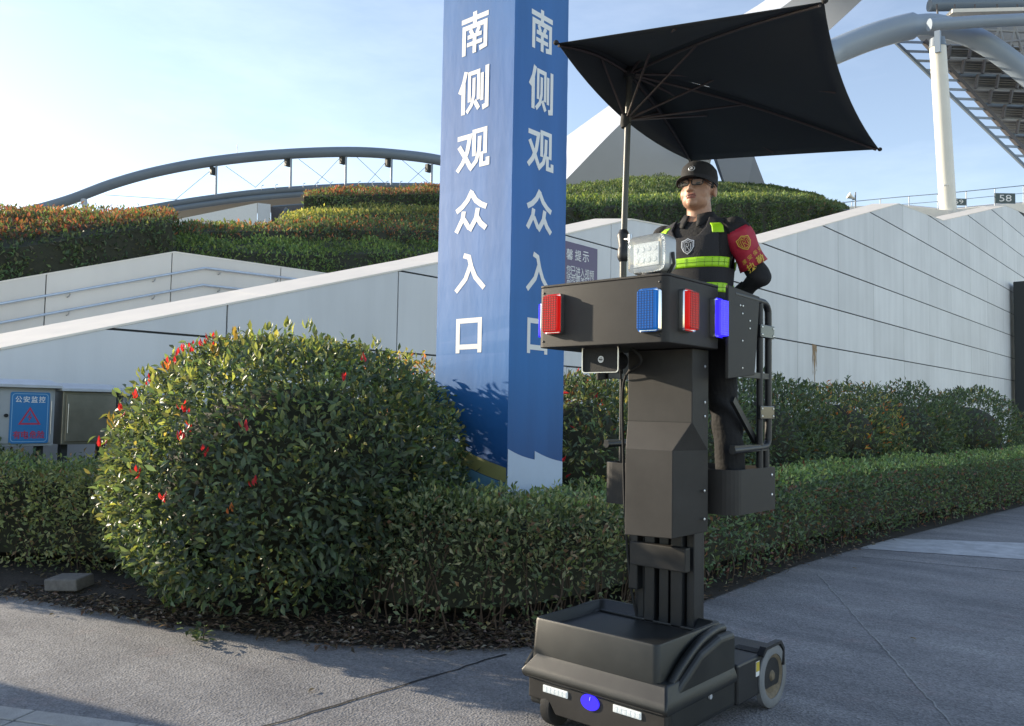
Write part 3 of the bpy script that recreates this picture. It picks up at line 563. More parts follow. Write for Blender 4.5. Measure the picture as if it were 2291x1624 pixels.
# ---------------- the big round photinia
def round_bush():
    c = np.array([-5.74, 3.85, 1.0]); 
    b = thing('round_photinia_bush', 'big dome-shaped glossy green bush with red young shoots in front of the pillar', 'bush', (c[0], c[1], 0))
    N = 27000
    d = norm(RNG.normal(0, 1, (N * 2, 3))); d = d[(d[:, 2] > -.78)][:N]; N = len(d)
    rad = np.array([1.33, 1.32, 1.08])
    # flatten bottom: squarer profile
    def surf(dd):
        sq = np.abs(dd) ** 2.2; k = 1 / (sq.sum(1) ** (1 / 2.2)); return dd * k[:, None] * rad
    s = surf(d); nr = norm(d / rad); s = s + nr * lump(s, 3, .075, 2.6)[:, None]
    depth = RNG.random(N) ** 2.2 * .26
    p = c + s - nr * depth[:, None] + RNG.normal(0, .02, (N, 3))
    p[:, 2] = np.maximum(p[:, 2], .08)
    cols = [G_DARK, G_MID, G_OLIVE, G_LIME, G_YEL]; tint = pick(cols, [.40, .44, .12, .035, .005], N)
    top = (nr[:, 2] > .35) | (nr[:, 0] < -.75); new_sunlit = top & (depth < .06) & (RNG.random(N) < .28)  # young top leaves, plus the sunlit left flank painted lighter
    tint[new_sunlit] = pick([G_LIME, G_YEL, G_OLIVE, (.10, .15, .045)], [.34, .06, .3, .3], new_sunlit.sum())
    side = (nr[:, 0] < -.3) & (RNG.random(N) < .14); tint[side] = pick([G_LIME, G_YEL, G_OLIVE, (.12, .16, .04)], [.28, .04, .36, .32], side.sum())  # more light leaves on the sun side: sunlight put into the tint
    tint = tint * patchy(p, 3, .28, 2.0); drp = RNG.random(N) < .05; p[drp] += nr[drp] * RNG.uniform(.03, .10, (drp.sum(), 1))
    ax, nn = leaf_dirs(nr, .18, .6); ln = RNG.uniform(.042, .092, N)
    # shoots: upright clusters of young leaves
    P2, A2, N2, L2, T2 = [], [], [], [], []
    def shoot(px, py, col, k=7, l=.075, dpt=None):
        if dpt is None: return
        q = np.array(atd(px, py, dpt))
        for i in range(k):
            a = RNG.uniform(0, 6.28); A2.append([math.cos(a) * .5, math.sin(a) * .5, RNG.uniform(.5, 1.3)]); N2.append([math.cos(a), math.sin(a), .4]); P2.append(q + RNG.normal(0, .012, 3) + [0, 0, i * .008]); L2.append(l * RNG.uniform(.7, 1.15)); T2.append(np.array(col) * RNG.uniform(.7, 1.25))
    def on_bush(px, py):                              # depth where the ray meets the dome
        d0 = np.array(ray(px, py)); o = np.array(ORG)
        for t in np.arange(4.2, 9, .02):
            q = (o + d0 * t - c) / rad
            if (np.abs(q) ** 2.2).sum() < 1.12: return t
        return None
    for px, py in ((455, 775), (472, 768), (408, 792), (425, 785), (388, 812), (372, 830), (850, 765), (815, 810), (770, 858), (300, 898), (410, 925), (420, 968), (397, 990), (455, 1020), (300, 1068), (365, 1125), (515, 1148), (568, 1090), (268, 925), (548, 965), (225, 1000), (335, 860)):
        shoot(px, py, RED if RNG.random() < .85 else ORANGE, 5, .055, on_bush(px, py))
    for px, py in ((722, 728), (645, 742), (690, 745), (560, 755), (525, 762), (600, 750), (780, 752), (890, 770), (320, 845), (345, 870), (610, 770), (480, 800), (700, 790), (575, 800), (500, 830), (250, 960), (430, 850), (840, 780)):
        shoot(px, py, (.16, .12, .04) if RNG.random() < .25 else G_LIME, 7, .075, on_bush(px, py))
    P2, A2, N2, L2, T2 = map(np.array, (P2, A2, N2, L2, T2))
    p = np.vstack([p, P2]); ax = np.vstack([ax, A2]); nn = np.vstack([nn, N2]); ln = np.concatenate([ln, L2]); tint = np.vstack([tint, T2])
    base = np.array([c[0], c[1], 0]); p = p - base
    cam_d_ = np.linalg.norm(p + base - np.array(ORG), axis=1) + np.concatenate([depth, np.zeros(len(P2))]) * 6 - ln * 10
    near = np.argsort(cam_d_)[:300]; sel = np.zeros(len(p), bool); sel[near] = True
    crown = link('crown', leaves_mesh('crown', p[~sel], ax[~sel], nn[~sel], ln[~sel], .46, tint[~sel], M['leaf'], 2), b)
    crown['kind'] = 'stuff'
    single_leaves(b, p[sel], ax[sel], nn[sel], ln[sel], .46, tint[sel], M['leaf'], 2)
    mb = MB(); mb.sphere((0, 0, .98), .98, .95, .74, 24, 14); obj('inner_twigs', mb, M['core'], b, smooth=180)
    st = MB()
    for k in range(16):
        a = RNG.uniform(0, 6.28); r1 = RNG.uniform(.5, 1.0)
        st.tube([(RNG.normal(0, .1), RNG.normal(0, .1), 0), (math.cos(a) * r1 * .5, math.sin(a) * r1 * .5, .35), (math.cos(a) * r1, math.sin(a) * r1, .95)], [.02, .014, .006], 6)
    obj('stem', st, M['twig'], b)['kind'] = 'stuff'
    return b
round_bush()

# ---------------- clipped hedges: rounded-box bodies along a path
def hedge(name, label, cat, path, width, height, leaf, dens, cols, w, tcols, tw, m, group=None, seed=1, singles=0, amp=.06, taper=.06, face_dens=1.0, thin_p=.45):
    """path = front-foot line; the body lies to the left of it (away from the pavement)"""
    rs = np.random.default_rng(seed); pts = [np.array(q, float) for q in path]; seg = [np.linalg.norm(b - a) for a, b in zip(pts, pts[1:])]; tot = sum(seg)
    cum = np.concatenate([[0], np.cumsum(seg)])
    def along(s):
        s = np.clip(s, 0, tot - 1e-6); i = np.clip(np.searchsorted(cum, s, 'right') - 1, 0, len(seg) - 1); f = ((s - cum[i]) / np.array(seg)[i])[:, None]
        A = np.array(pts)[i]; B = np.array(pts)[i + 1]; d = norm(B - A)
        # smooth normal
        nn_ = np.stack([-d[:, 1], d[:, 0]], 1); return A + (B - A) * f, nn_, d
    prof = [(0.0, .06), (-.03, height * .5), (.02, height * .86), (.10, height * .97), (.22, height), (width - .22, height), (width - .08, height * .95), (width, height * .8), (width + .02, .1)]
    prof = np.array(prof); pl = np.linalg.norm(np.diff(prof, axis=0), axis=1); pc = np.concatenate([[0], np.cumsum(pl)]); ptot = pc[-1]
    n = int(tot * ptot * dens); s = rs.uniform(0, tot, n); u = rs.uniform(0, ptot * .82, n)
    i = np.clip(np.searchsorted(pc, u, 'right') - 1, 0, len(pl) - 1); f = ((u - pc[i]) / pl[i])[:, None]; q = prof[i] + (prof[i + 1] - prof[i]) * f; t = (prof[i + 1] - prof[i]) / pl[i][:, None]
    o, nn_, d = along(s); nr2 = np.stack([-t[:, 1], t[:, 0]], 1)      # profile normal (out, up)
    nr = np.concatenate([nn_ * nr2[:, :1], nr2[:, 1:]], 1); nr = norm(nr)
    p = np.concatenate([o + nn_ * q[:, :1], q[:, 1:]], 1)
    p = p + nr * lump(p, seed + 5, amp, 5)[:, None]; dp = rs.random(n) ** 1.6 * .22
    p = p - nr * dp[:, None] + rs.normal(0, .012, (n, 3)); p[:, 2] = np.maximum(p[:, 2], .03)
    thin = (p[:, 2] < height * .5) & (rs.random(n) < thin_p * (1.25 - p[:, 2] / height)); keep = ~thin; p, nr, dp = p[keep], nr[keep], dp[keep]; n = len(p)
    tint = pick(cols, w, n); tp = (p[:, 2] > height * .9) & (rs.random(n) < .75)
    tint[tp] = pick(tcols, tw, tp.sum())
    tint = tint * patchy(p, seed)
    out_ = rs.random(n) < .05; p[out_] += nr[out_] * rs.uniform(.02, .09, (out_.sum(), 1)) + np.array([0, 0, .015])
    ax, nn = leaf_dirs(nr, .35, .65); ln = rs.uniform(.6, 1.3, n) * leaf
    c0 = np.array([*pts[len(pts) // 2], 0.]); b = thing(name, label, cat, tuple(c0), group=group)
    p = p - c0
    sel = np.zeros(n, bool)
    if singles:
        k = np.linalg.norm(p + c0 - np.array(ORG), axis=1) + dp * 6; sel[np.argsort(k)[:singles]] = True
        single_leaves(b, p[sel], ax[sel], nn[sel], ln[sel], .55, tint[sel], m, 1)
    o_ = link('foliage', leaves_mesh('foliage', p[~sel], ax[~sel], nn[~sel], ln[~sel], .58, tint[~sel], m, 1), b); o_['kind'] = 'stuff'
    ins = .20; pr = [(ins, .18), (ins, height - ins), (width - ins, height - ins), (width - ins, .0)]
    ss = np.linspace(0, tot, max(3, int(tot / .4))); oo, n2, _ = along(ss)
    obj('inner_twigs', MB().loft([[(oo[k][0] + n2[k][0] * a - c0[0], oo[k][1] + n2[k][1] * a - c0[1], z) for a, z in pr] for k in range(len(ss))]), M['core'], b)
    tw_ = MB()
    for k in range(int(tot * (30 if singles else 14))):
        s_ = np.array([rs.uniform(0, tot)]); a_, n_, d_ = along(s_); w0 = rs.uniform(.05, .4); p0 = np.array([*(a_[0] + n_[0] * w0), 0]) - c0; p1 = p0 + np.array([*(-n_[0] * rs.uniform(-.02, w0 * .8) + d_[0] * rs.normal(0, .15)), rs.uniform(.25, height * .8)])
        tw_.tube([p0, (p0 + p1) / 2 + rs.normal(0, .03, 3), p1], [.007, .005, .003], 5)
    obj('stem', tw_, M['twig'], b)['kind'] = 'stuff'
    return b
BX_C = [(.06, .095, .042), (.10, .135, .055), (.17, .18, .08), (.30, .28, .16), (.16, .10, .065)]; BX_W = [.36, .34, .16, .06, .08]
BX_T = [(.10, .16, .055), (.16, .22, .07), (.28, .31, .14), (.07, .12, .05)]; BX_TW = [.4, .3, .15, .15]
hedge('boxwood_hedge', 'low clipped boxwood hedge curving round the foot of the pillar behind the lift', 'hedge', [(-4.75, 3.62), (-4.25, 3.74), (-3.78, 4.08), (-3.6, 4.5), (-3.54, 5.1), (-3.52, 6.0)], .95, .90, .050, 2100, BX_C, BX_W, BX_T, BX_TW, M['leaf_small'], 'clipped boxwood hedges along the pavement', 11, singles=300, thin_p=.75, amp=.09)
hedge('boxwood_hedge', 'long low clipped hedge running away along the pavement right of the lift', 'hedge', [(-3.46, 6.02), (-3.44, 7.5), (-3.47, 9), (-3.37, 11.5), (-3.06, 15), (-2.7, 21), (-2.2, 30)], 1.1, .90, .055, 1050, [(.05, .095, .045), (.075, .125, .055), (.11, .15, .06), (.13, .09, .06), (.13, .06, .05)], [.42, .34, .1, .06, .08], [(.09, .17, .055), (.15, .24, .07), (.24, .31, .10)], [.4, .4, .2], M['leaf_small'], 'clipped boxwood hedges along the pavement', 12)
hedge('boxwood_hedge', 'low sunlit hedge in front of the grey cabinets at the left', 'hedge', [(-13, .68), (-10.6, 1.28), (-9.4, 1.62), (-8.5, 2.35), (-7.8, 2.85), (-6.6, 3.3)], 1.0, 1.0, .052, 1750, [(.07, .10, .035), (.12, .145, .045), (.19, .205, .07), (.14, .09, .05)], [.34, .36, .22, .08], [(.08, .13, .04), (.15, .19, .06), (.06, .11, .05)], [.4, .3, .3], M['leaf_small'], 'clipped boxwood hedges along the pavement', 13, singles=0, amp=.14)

# ---------------- taller loose shrubs behind the low hedge
def shrub(name, label, c, rad, n, leaf, cols, w, seed, m=None, group=None, sprigs=(), squ=2.6, cat='shrub', h0=0.0):
    rs = np.random.default_rng(seed); c = np.array(c, float); rad = np.array(rad, float)
    d = norm(rs.normal(0, 1, (n * 2, 3))); d = d[d[:, 2] > -.6][:n]; n = len(d)
    k = 1 / ((np.abs(d) ** squ).sum(1) ** (1 / squ)); s = d * k[:, None] * rad; nr = norm(d / rad); s += nr * lump(s, seed, min(rad) * .13, 2.4 / min(rad))[:, None]
    dp = rs.random(n) ** 1.7 * .34 * min(1, min(rad)); p = c + s - nr * dp[:, None] + rs.normal(0, .03, (n, 3)); p[:, 2] = np.maximum(p[:, 2], .1)
    tint = pick(cols, w, n); ax, nn = leaf_dirs(nr, .35, .65); ln = rs.uniform(.7, 1.25, n) * leaf
    if len(sprigs):
        P2 = []; A2 = []; N2 = []
        for (sx_, sy_, sz, h) in sprigs:
            for j in range(26):
                t = j / 26; a = rs.uniform(0, 6.28); P2.append((sx_, sy_, sz + h * t)); A2.append((math.cos(a), math.sin(a), .8)); N2.append((-math.cos(a) * .5, -math.sin(a) * .5, 1))
        p = np.vstack([p, P2]); ax = np.vstack([ax, A2]); nn = np.vstack([nn, N2]); ln = np.concatenate([ln, np.full(len(P2), leaf * 1.1)]); tint = np.vstack([tint, pick([G_MID, G_DARK], [.6, .4], len(P2))])
    b = thing(name, label, cat, (c[0], c[1], 0), group=group); base = np.array([c[0], c[1], 0])
    o = link('crown', leaves_mesh('crown', p - base, ax, nn, ln, .46, tint, m or M['leaf'], 1), b); o['kind'] = 'stuff'
    mb = MB(); mb.sphere((0, 0, c[2]), rad[0] * .62, rad[1] * .62, rad[2] * .66, 18, 10); obj('inner_twigs', mb, M['core'], b, smooth=180)
    st = MB()
    for j in range(7):
        a = rs.uniform(0, 6.28); st.tube([(0, 0, 0), (math.cos(a) * rad[0] * .3, math.sin(a) * rad[1] * .3, c[2] * .6), (math.cos(a) * rad[0] * .7, math.sin(a) * rad[1] * .7, c[2])], [.022, .015, .008], 6)
    obj('stem', st, M['twig'], b)['kind'] = 'stuff'
    return b
SH = [G_DARK, G_MID, (.045, .07, .022), G_OLIVE, BROWN, G_YEL]
GR = 'tall shrubs between low hedge and wall'
shrub('photinia_shrub', 'dense dark shrub with a few red leaves between the pillar and the lift mast', (-5.1, 6.75, 1.02), (.75, 1.05, .92), 6800, .085, SH + [RED], [.34, .36, .12, .08, .04, .04, .02], 31, group=GR)
shrub('photinia_shrub', 'dark green shrub seen through the cage rails behind the guard', (-5.25, 8.9, 1.05), (.85, 1.35, .95), 7800, .085, SH, [.4, .38, .12, .06, .03, .01], 32, group=GR)
shrub('photinia_shrub', 'shrub with an upright leafy sprig above the low hedge against the wall', (-5.35, 11.5, 1.08), (.9, 1.55, .98), 7600, .09, SH, [.42, .36, .12, .06, .03, .01], 33, group=GR, sprigs=[(-5.6, 11.6, 1.95, .62), (-5.6, 11.2, 1.95, .25), (-5.5, 12.6, 1.95, .2)])
shrub('photinia_shrub', 'shrub with yellowish and orange leaves above the long low hedge', (-5.3, 14.5, 1.08), (.95, 1.7, .98), 6800, .095, [G_DARK, G_MID, G_OLIVE, G_LIME, G_YEL, ORANGE], [.3, .34, .14, .08, .09, .05], 34, group=GR, sprigs=[(-5.5, 15.6, 1.95, .3)])
shrub('photinia_shrub', 'second-farthest bushy shrub right of the yellowish one', (-5.2, 17.9, 1.1), (1.0, 1.9, 1.0), 6800, .10, SH, [.4, .36, .12, .08, .03, .01], 35, group=GR, sprigs=[(-5.4, 19.0, 2.0, .25)])
shrub('photinia_shrub', 'farthest shrub at the right edge before the wall ends', (-5.0, 22.2, 1.1), (1.1, 2.7, 1.05), 6600, .11, SH, [.44, .34, .1, .07, .04, .01], 36, group=GR)
shrub('yellow_shrub', 'small yellow-leaved shrub peeping out left of the blue pillar', (-6.45, 5.6, 1.15), (.55, .5, .95), 1700, .075, [G_LIME, G_YEL, ORANGE, G_OLIVE], [.4, .38, .1, .12], 37)

# small leafy sprout on the pavement edge under the bush
sp = at(455, 1415, 2, .05); n = 34; rs = np.random.default_rng(5); a = rs.uniform(0, 6.28, n)
pp = np.stack([rs.normal(0, .1, n), rs.normal(0, .07, n), rs.uniform(.01, .09, n)], 1); ax = np.stack([np.cos(a), np.sin(a), np.full(n, .35)], 1); nn = np.stack([np.cos(a) * -.4, np.sin(a) * -.4, np.ones(n)], 1)
o = thing('ground_sprout', 'small dark green seedling growing at the asphalt edge under the bush', 'plant', (sp.x, sp.y, 0))
link('leaves', leaves_mesh('leaves', pp, ax, nn, np.full(n, .07), .5, pick([G_DARK, G_MID], [.5, .5], n), M['leaf'], 2), o)
obj('stem', MB().tube([(0, 0, 0), (.01, .0, .05), (.0, .01, .1)], [.006, .005, .003], 6), M['twig'], o)

# leaf litter along the bed
n = 5200; seg = [(Vector((*a, 0)), Vector((*b, 0))) for a, b in zip(BORDER[1:], BORDER[2:12])]
ii = RNG.choice(len(seg), n, p=np.array([.08, .13, .17, .17, .16, .12, .06, .05, .03, .03])); ff = RNG.random(n)
P = np.array([(seg[i][0] + (seg[i][1] - seg[i][0]) * f) for i, f in zip(ii, ff)]); off = RNG.normal(.16, .17, n); off = np.where(off < -.12, RNG.uniform(-.12, .5, n), off)
P[:, 1] += off * .75; P[:, 0] -= off * .65; P[:, 2] = .02 + np.clip(off, 0, .4) * .13 + RNG.random(n) * .015
a = RNG.uniform(0, 6.28, n); ax = np.stack([np.cos(a), np.sin(a), RNG.normal(0, .25, n)], 1); nn = np.stack([RNG.normal(0, .35, n), RNG.normal(0, .35, n), np.ones(n)], 1)
lit = link('leaf_litter', leaves_mesh('leaf_litter', P, ax, nn, RNG.uniform(.03, .07, n), .5, pick([(.07, .048, .032), (.12, .09, .06), (.04, .03, .02), (.17, .145, .11)], [.35, .27, .28, .1], n), M['litter'], 1))
tag(lit, 'dead brown leaves scattered along the foot of the hedges', 'leaf litter', kind='stuff')
for px, py, lab in ((122, 1372, 'single dead leaf on the asphalt near the left edge below the concrete slab'), (705, 1540, 'single dead leaf on the sunlit asphalt in front of the round bush'), (1905, 1270, 'single dead leaf on the shaded asphalt beside the long right hedge'), (2050, 1430, 'single dead leaf on the open asphalt at the right')):
    q = at(px, py, 2, .012); al = RNG.uniform(0, 6.28)
    me = leaves_mesh('fallen_leaf', np.zeros((1, 3)), np.array([[math.cos(al), math.sin(al), .05]]), np.array([[.1, .1, 1]]), np.array([.055]), .55, np.array([(.20, .15, .09)]), M['litter'], 2)
    tag(link('fallen_leaf', me, None, q), lab, 'leaf', 'single fallen leaves on the asphalt')

# ---------------- terraced hillside hedges behind the walls
def terrace(name, label, lines, dens, leaf, cols, w, seed, tip=None, group='hillside hedges above the stair', cat='hedge', amp=.13, thick=1.0, jit=.05):
    """lines: polylines of points from the front foot over the top to the back; a leafy skin on a solid earth-and-twig body"""
    rs = np.random.default_rng(seed); Pn = 40
    def resample(l):
        l = np.array([tuple(q) for q in l]); t = np.linspace(0, 1, len(l)); u = np.linspace(0, 1, Pn); return np.stack([np.interp(u, t, l[:, k]) for k in range(3)], 1)
    G = np.array([resample(l) for l in lines]); m_, n_ = G.shape[:2]
    P = []; Nn = []; Rr = []
    for i in range(m_ - 1):
        for j in range(n_ - 1):
            a, b, c_, d = G[i, j], G[i, j + 1], G[i + 1, j + 1], G[i + 1, j]
            nr = np.cross(b - a, d - a); A = np.linalg.norm(nr); 
            if A < 1e-9: continue
            nr = nr / A
            k = rs.poisson(A * dens)
            u, v = rs.random((k, 1)), rs.random((k, 1)); P.append(a + (b - a) * u + (d - a) * v + (a - b + c_ - d) * u * v); Nn.append(np.repeat(nr[None], k, 0)); Rr.append(np.full(k, i) + v[:, 0])
    P = np.vstack(P); Nn = np.vstack(Nn); Rr = np.concatenate(Rr); Nn[(Nn @ np.array([1, -.3, .6])) < 0] *= -1
    n = len(P); P = P + Nn * (lump(P, seed, amp, 2.2) - rs.random(n) ** 2 * .14 + .04)[:, None] + rs.normal(0, jit, (n, 3))
    tint = pick(cols, w, n)
    if tip is not None:
        tc, lo, pr = tip; k = (Rr > lo) & (rs.random(n) < pr); tint[k] = pick(tc, [1] * len(tc), k.sum())
    tint = tint * patchy(P, seed, .35, 1.1)
    ax, nn = leaf_dirs(Nn, .5, .6); ln = rs.uniform(.6, 1.4, n) * leaf
    c0 = G[0].mean(0); c0[2] = G[..., 2].min()
    b = thing(name, label, cat, tuple(c0), group=group)
    o = link('foliage', leaves_mesh('foliage', P - c0, ax, nn, ln, .55, tint, M['leaf_far'], 1), b); o['kind'] = 'stuff'
    body = [[tuple(q - c0) for q in row] for row in G]; low = [tuple(np.array([q[0], q[1], c0[2] - thick]) - c0) for q in G[-1]]; low0 = [tuple(np.array([q[0], q[1], c0[2] - thick]) - c0) for q in G[0]]
    obj('inner_twigs', MB().grid([low0] + body + [low]), M['core'], b)
    return b
X = lambda x, pts: [at(px, py, 0, x) for px, py in pts]
RT_ = [(.18, .06, .045), (.14, .07, .05), (.11, .08, .045)]
HG = [(.045, .085, .035), (.065, .115, .04), (.10, .13, .045), (.09, .09, .055)]
terrace('photinia_hedge', 'red-tipped hedge above the stair wall at the left edge', [X(-18.98, [(-420, 730), (-200, 668), (0, 640), (200, 606), (388, 580)]), X(-19.12, [(-420, 610), (-200, 585), (0, 560), (200, 530), (385, 500)]), X(-19.88, [(-420, 570), (-200, 545), (0, 530), (200, 505), (388, 484)]), X(-24.16, [(-420, 470), (-200, 468), (0, 470), (200, 476), (390, 480)]), X(-26.23, [(-420, 500), (-200, 500), (0, 500), (200, 505), (390, 505)])], 330, 0.115, HG, [.4, .3, .15, .15], 41, tip=(RT_, 1.55, .55))
terrace('sloping_hedge', 'bright green clipped hedge on the landing above the coping', [X(-19.19, [(360, 600), (480, 604), (690, 618), (840, 610), (985, 600), (1212, 590)]), X(-19.47, [(372, 560), (480, 562), (690, 572), (840, 568), (985, 572), (1212, 565)]), X(-21.26, [(372, 530), (480, 536), (690, 540), (840, 540), (985, 548), (1212, 545)])], 330, 0.105, [(.06, .11, .025), (.09, .15, .03), (.04, .08, .02), (.14, .19, .04)], [.35, .3, .2, .15], 42)
terrace('sloping_hedge', 'reddish-green hedge band across the middle of the bank', [X(-21.40, [(380, 545), (560, 542), (760, 545), (985, 552), (1212, 550)]), X(-21.68, [(385, 520), (560, 518), (760, 515), (985, 520), (1212, 520)]), X(-24.02, [(392, 506), (560, 504), (760, 492), (985, 486), (1212, 484)])], 260, 0.12, HG + [(.20, .085, .045)], [.26, .24, .18, .1, .22], 43)
terrace('sloping_hedge', 'yellow-green sunlit hedge strip below the red hedge on the bank', [X(-24.16, [(600, 512), (700, 506), (800, 500), (985, 495), (1212, 492)]), X(-24.44, [(610, 498), (700, 484), (800, 480), (985, 478), (1212, 476)]), X(-27.06, [(640, 490), (705, 472), (800, 466), (985, 464), (1212, 462)])], 220, 0.125, [(.16, .17, .03), (.22, .21, .05), (.09, .13, .03), (.06, .09, .03)], [.3, .25, .25, .2], 44)
terrace('photinia_hedge', 'red-topped hedge on the crest left of the pillar', [X(-27.34, [(680, 482), (760, 478), (860, 472), (985, 468), (1212, 466)]), X(-27.47, [(680, 440), (760, 438), (860, 436), (985, 434), (1212, 436)]), X(-30.37, [(690, 430), (760, 427), (860, 424), (985, 420), (1212, 418)]), X(-31.20, [(695, 450), (760, 450), (860, 450), (985, 450), (1212, 450)])], 230, 0.135, HG, [.4, .3, .15, .15], 45, tip=(RT_, 1.0, .55))
terrace('clipped_hedge', 'dark clipped hedge with sunlit upper edge behind the guard', [X(-19.19, [(1190, 540), (1300, 532), (1412, 522), (1520, 540), (1640, 556), (1730, 540), (1800, 520)]), X(-19.33, [(1190, 470), (1300, 466), (1412, 462), (1520, 458), (1640, 456), (1730, 452), (1800, 452)]), X(-20.99, [(1190, 452), (1300, 450), (1412, 448), (1520, 446), (1640, 444), (1730, 442), (1805, 445)]), X(-24.85, [(1190, 448), (1300, 446), (1412, 442), (1520, 440), (1640, 438), (1730, 438), (1805, 440)])], 140, 0.17, [(.04, .08, .032), (.055, .10, .038), (.085, .12, .04), (.13, .17, .04)], [.45, .35, .14, .06], 46, tip=([(.14, .20, .035), (.09, .14, .03)], 1.6, .35), amp=.16)
terrace('hilltop_planting', 'low green planting over the mound behind the umbrella pole', [X(-24.85, [(1190, 452), (1300, 450), (1412, 448), (1520, 446), (1640, 442), (1730, 440), (1815, 444)]), X(-30.37, [(1190, 436), (1290, 428), (1390, 416), (1480, 408), (1600, 418), (1730, 424), (1830, 440)]), X(-35.90, [(1190, 432), (1290, 420), (1390, 404), (1480, 398), (1600, 411), (1730, 419), (1845, 446)])], 85, 0.22, [(.04, .075, .03), (.055, .095, .034), (.08, .115, .04)], [.4, .4, .2], 47, amp=.2)
terrace('rounded_hedge', 'dark rounded hedge end tapering off above the stepped wall', [X(-19.19, [(1780, 530), (1820, 512), (1850, 498), (1880, 486), (1900, 478)]), X(-19.60, [(1780, 462), (1820, 460), (1850, 462), (1880, 470), (1900, 476)]), X(-23.47, [(1780, 440), (1820, 444), (1850, 452), (1880, 462), (1898, 474)])], 70, 0.24, [(.045, .08, .032), (.06, .10, .038), (.13, .09, .045)], [.5, .4, .1], 48, amp=.15)
for k, (px, py, r_, lab) in enumerate(((1345, 425, .55, 'small dark bush on the crest just left of the parasol pole'), (1478, 412, .8, 'dark bush on the crest directly left of the guard\'s cap'), (1425, 418, .5, 'tiny bush on the crest between the parasol pole and the guard'))):
    q = at(px, py, 0, -33.5); shrub('crest_shrub', lab, tuple(q), (r_, r_ * 1.3, r_ * .9), 420, .2, [G_DARK, G_MID], [.6, .4], 60 + k, M['leaf_far'], group='small bushes on the crest')
# earth under the terraces
hill = MB().grid([[(-18.98, 2.76, 2.47), (-18.98, 8.97, 4.27), (-18.98, 16.57, 4.54), (-18.98, 27.61, 6.62), (-18.98, 55.22, 11.59), (-18.98, 85.6, 17.8)], [(-23.47, 2.76, 3.16), (-23.47, 9.66, 5.1), (-23.47, 17.95, 5.51), (-23.47, 27.61, 8.82), (-23.47, 55.22, 13.66), (-23.47, 85.6, 18.49)], [(-33.13, 2.76, 3.16), (-33.13, 12.43, 6.06), (-33.13, 20.71, 7.44), (-33.13, 33.13, 12.28), (-33.13, 55.22, 15.04), (-33.13, 85.6, 18.49)], [(-82.84, -6.9, -0.84), (-82.84, 12.43, 1.92), (-82.84, 20.71, 4.68), (-82.84, 33.13, 7.44), (-82.84, 55.22, 10.2), (-82.84, 85.6, 15.73)]])
struct(obj('hillside', hill, M['earth'], smooth=80))

# ================================================================== STADIUM PIECES
def D(depth, pts): return [atd(px, py, depth) for px, py in pts]
def smooth_line(pts, n=6):                            # Catmull-Rom
    pts = [Vector(p) for p in pts]; out = []
    for i in range(len(pts) - 1):
        p0, p1, p2, p3 = pts[max(i - 1, 0)], pts[i], pts[i + 1], pts[min(i + 2, len(pts) - 1)]
        for k in range(n):
            t = k / n; out.append(.5 * ((2 * p1) + (p2 - p0) * t + (2 * p0 - 5 * p1 + 4 * p2 - p3) * t * t + (3 * p1 - p0 - 3 * p2 + p3) * t ** 3))
    return out + [pts[-1]]
def rel(pts, c): return [Vector(p) - Vector(c) for p in pts]
DA = 110
px_m = DA / FOC                                       # metres per pixel at that depth
c0 = atd(500, 480, DA)
arch = thing('stadium_roof_arch', 'long grey steel roof arch with hanging struts on the far left skyline', 'roof arch', tuple(c0))
top_l = D(DA, [(-60, 505), (40, 480), (150, 449), (250, 412), (350, 384), (470, 362), (620, 346), (780, 340), (900, 347), (1000, 362), (1140, 398)])
obj('arch_tube', MB().tube(rel(smooth_line(top_l), c0), 11.5 * px_m, 16), M['steel_arch'], arch, smooth=50)
low_l = D(DA + 4, [(250, 482), (330, 466), (450, 446), (600, 428), (780, 417), (900, 416), (1000, 420), (1140, 440)])
obj('lower_chord', MB().tube(rel(smooth_line(low_l), c0), 7.5 * px_m, 12), M['steel_arch'], arch, smooth=50)
l2 = [p - Vector((0, 0, 13 * px_m)) for p in low_l]
obj('eaves_tube', MB().tube(rel(smooth_line(l2), c0), 7 * px_m, 10), M['steel_arch'], arch, smooth=50)
rf = smooth_line(D(DA + 6, [(250, 496), (330, 484), (450, 462), (600, 446), (780, 436), (1000, 436), (1140, 452)])); rf2 = smooth_line(D(DA + 26, [(250, 508), (330, 500), (450, 486), (600, 476), (780, 470), (1000, 470), (1140, 480)]))
obj('roof_soffit', MB().grid([rel(rf, c0), rel(rf2, c0)]), M['roof_dark'], arch)
for (px, y0, y1) in ((484, 368, 436), (651, 349, 419), (774, 344, 413), (876, 350, 413), (966, 362, 416), (1060, 378, 424)):
    s = obj('hanger', MB().tube(rel(D(DA, [(px, y0), (px - 1, y1)]), c0), 2.6 * px_m, 8), M['steel_lt'], arch, smooth=50)
    obj('floodlight', MB().box(-.5, .0, -.4, .4, -.5, .5), M['dark_post'], s, loc=rel(D(DA, [(px - 5, y0 + 14)]), c0)[0])
for a, b in (((468, 384), (391, 448)), ((505, 372), (570, 418)), ((570, 420), (640, 356)), ((668, 356), (745, 415)), ((700, 418), (768, 345)), ((792, 346), (860, 410)), ((820, 412), (872, 352)), ((892, 352), (958, 408)), ((910, 412), (960, 366)), ((235, 436), (400, 447)), ((1000, 372), (1060, 420))):
    obj('cable', MB().tube(rel(D(DA, [a, b]), c0), .6 * px_m, 5), M['steel_arch'], arch)
obj('foot_strut', MB().tube(rel(D(DA, [(184, 432), (196, 490)]), c0), 7 * px_m, 10), M['concrete_w'], arch, smooth=50)
obj('lightning_rod', MB().tube(rel(D(DA, [(531, 358), (531, 322)]), c0), .7 * px_m, 5), M['steel_arch'], arch)
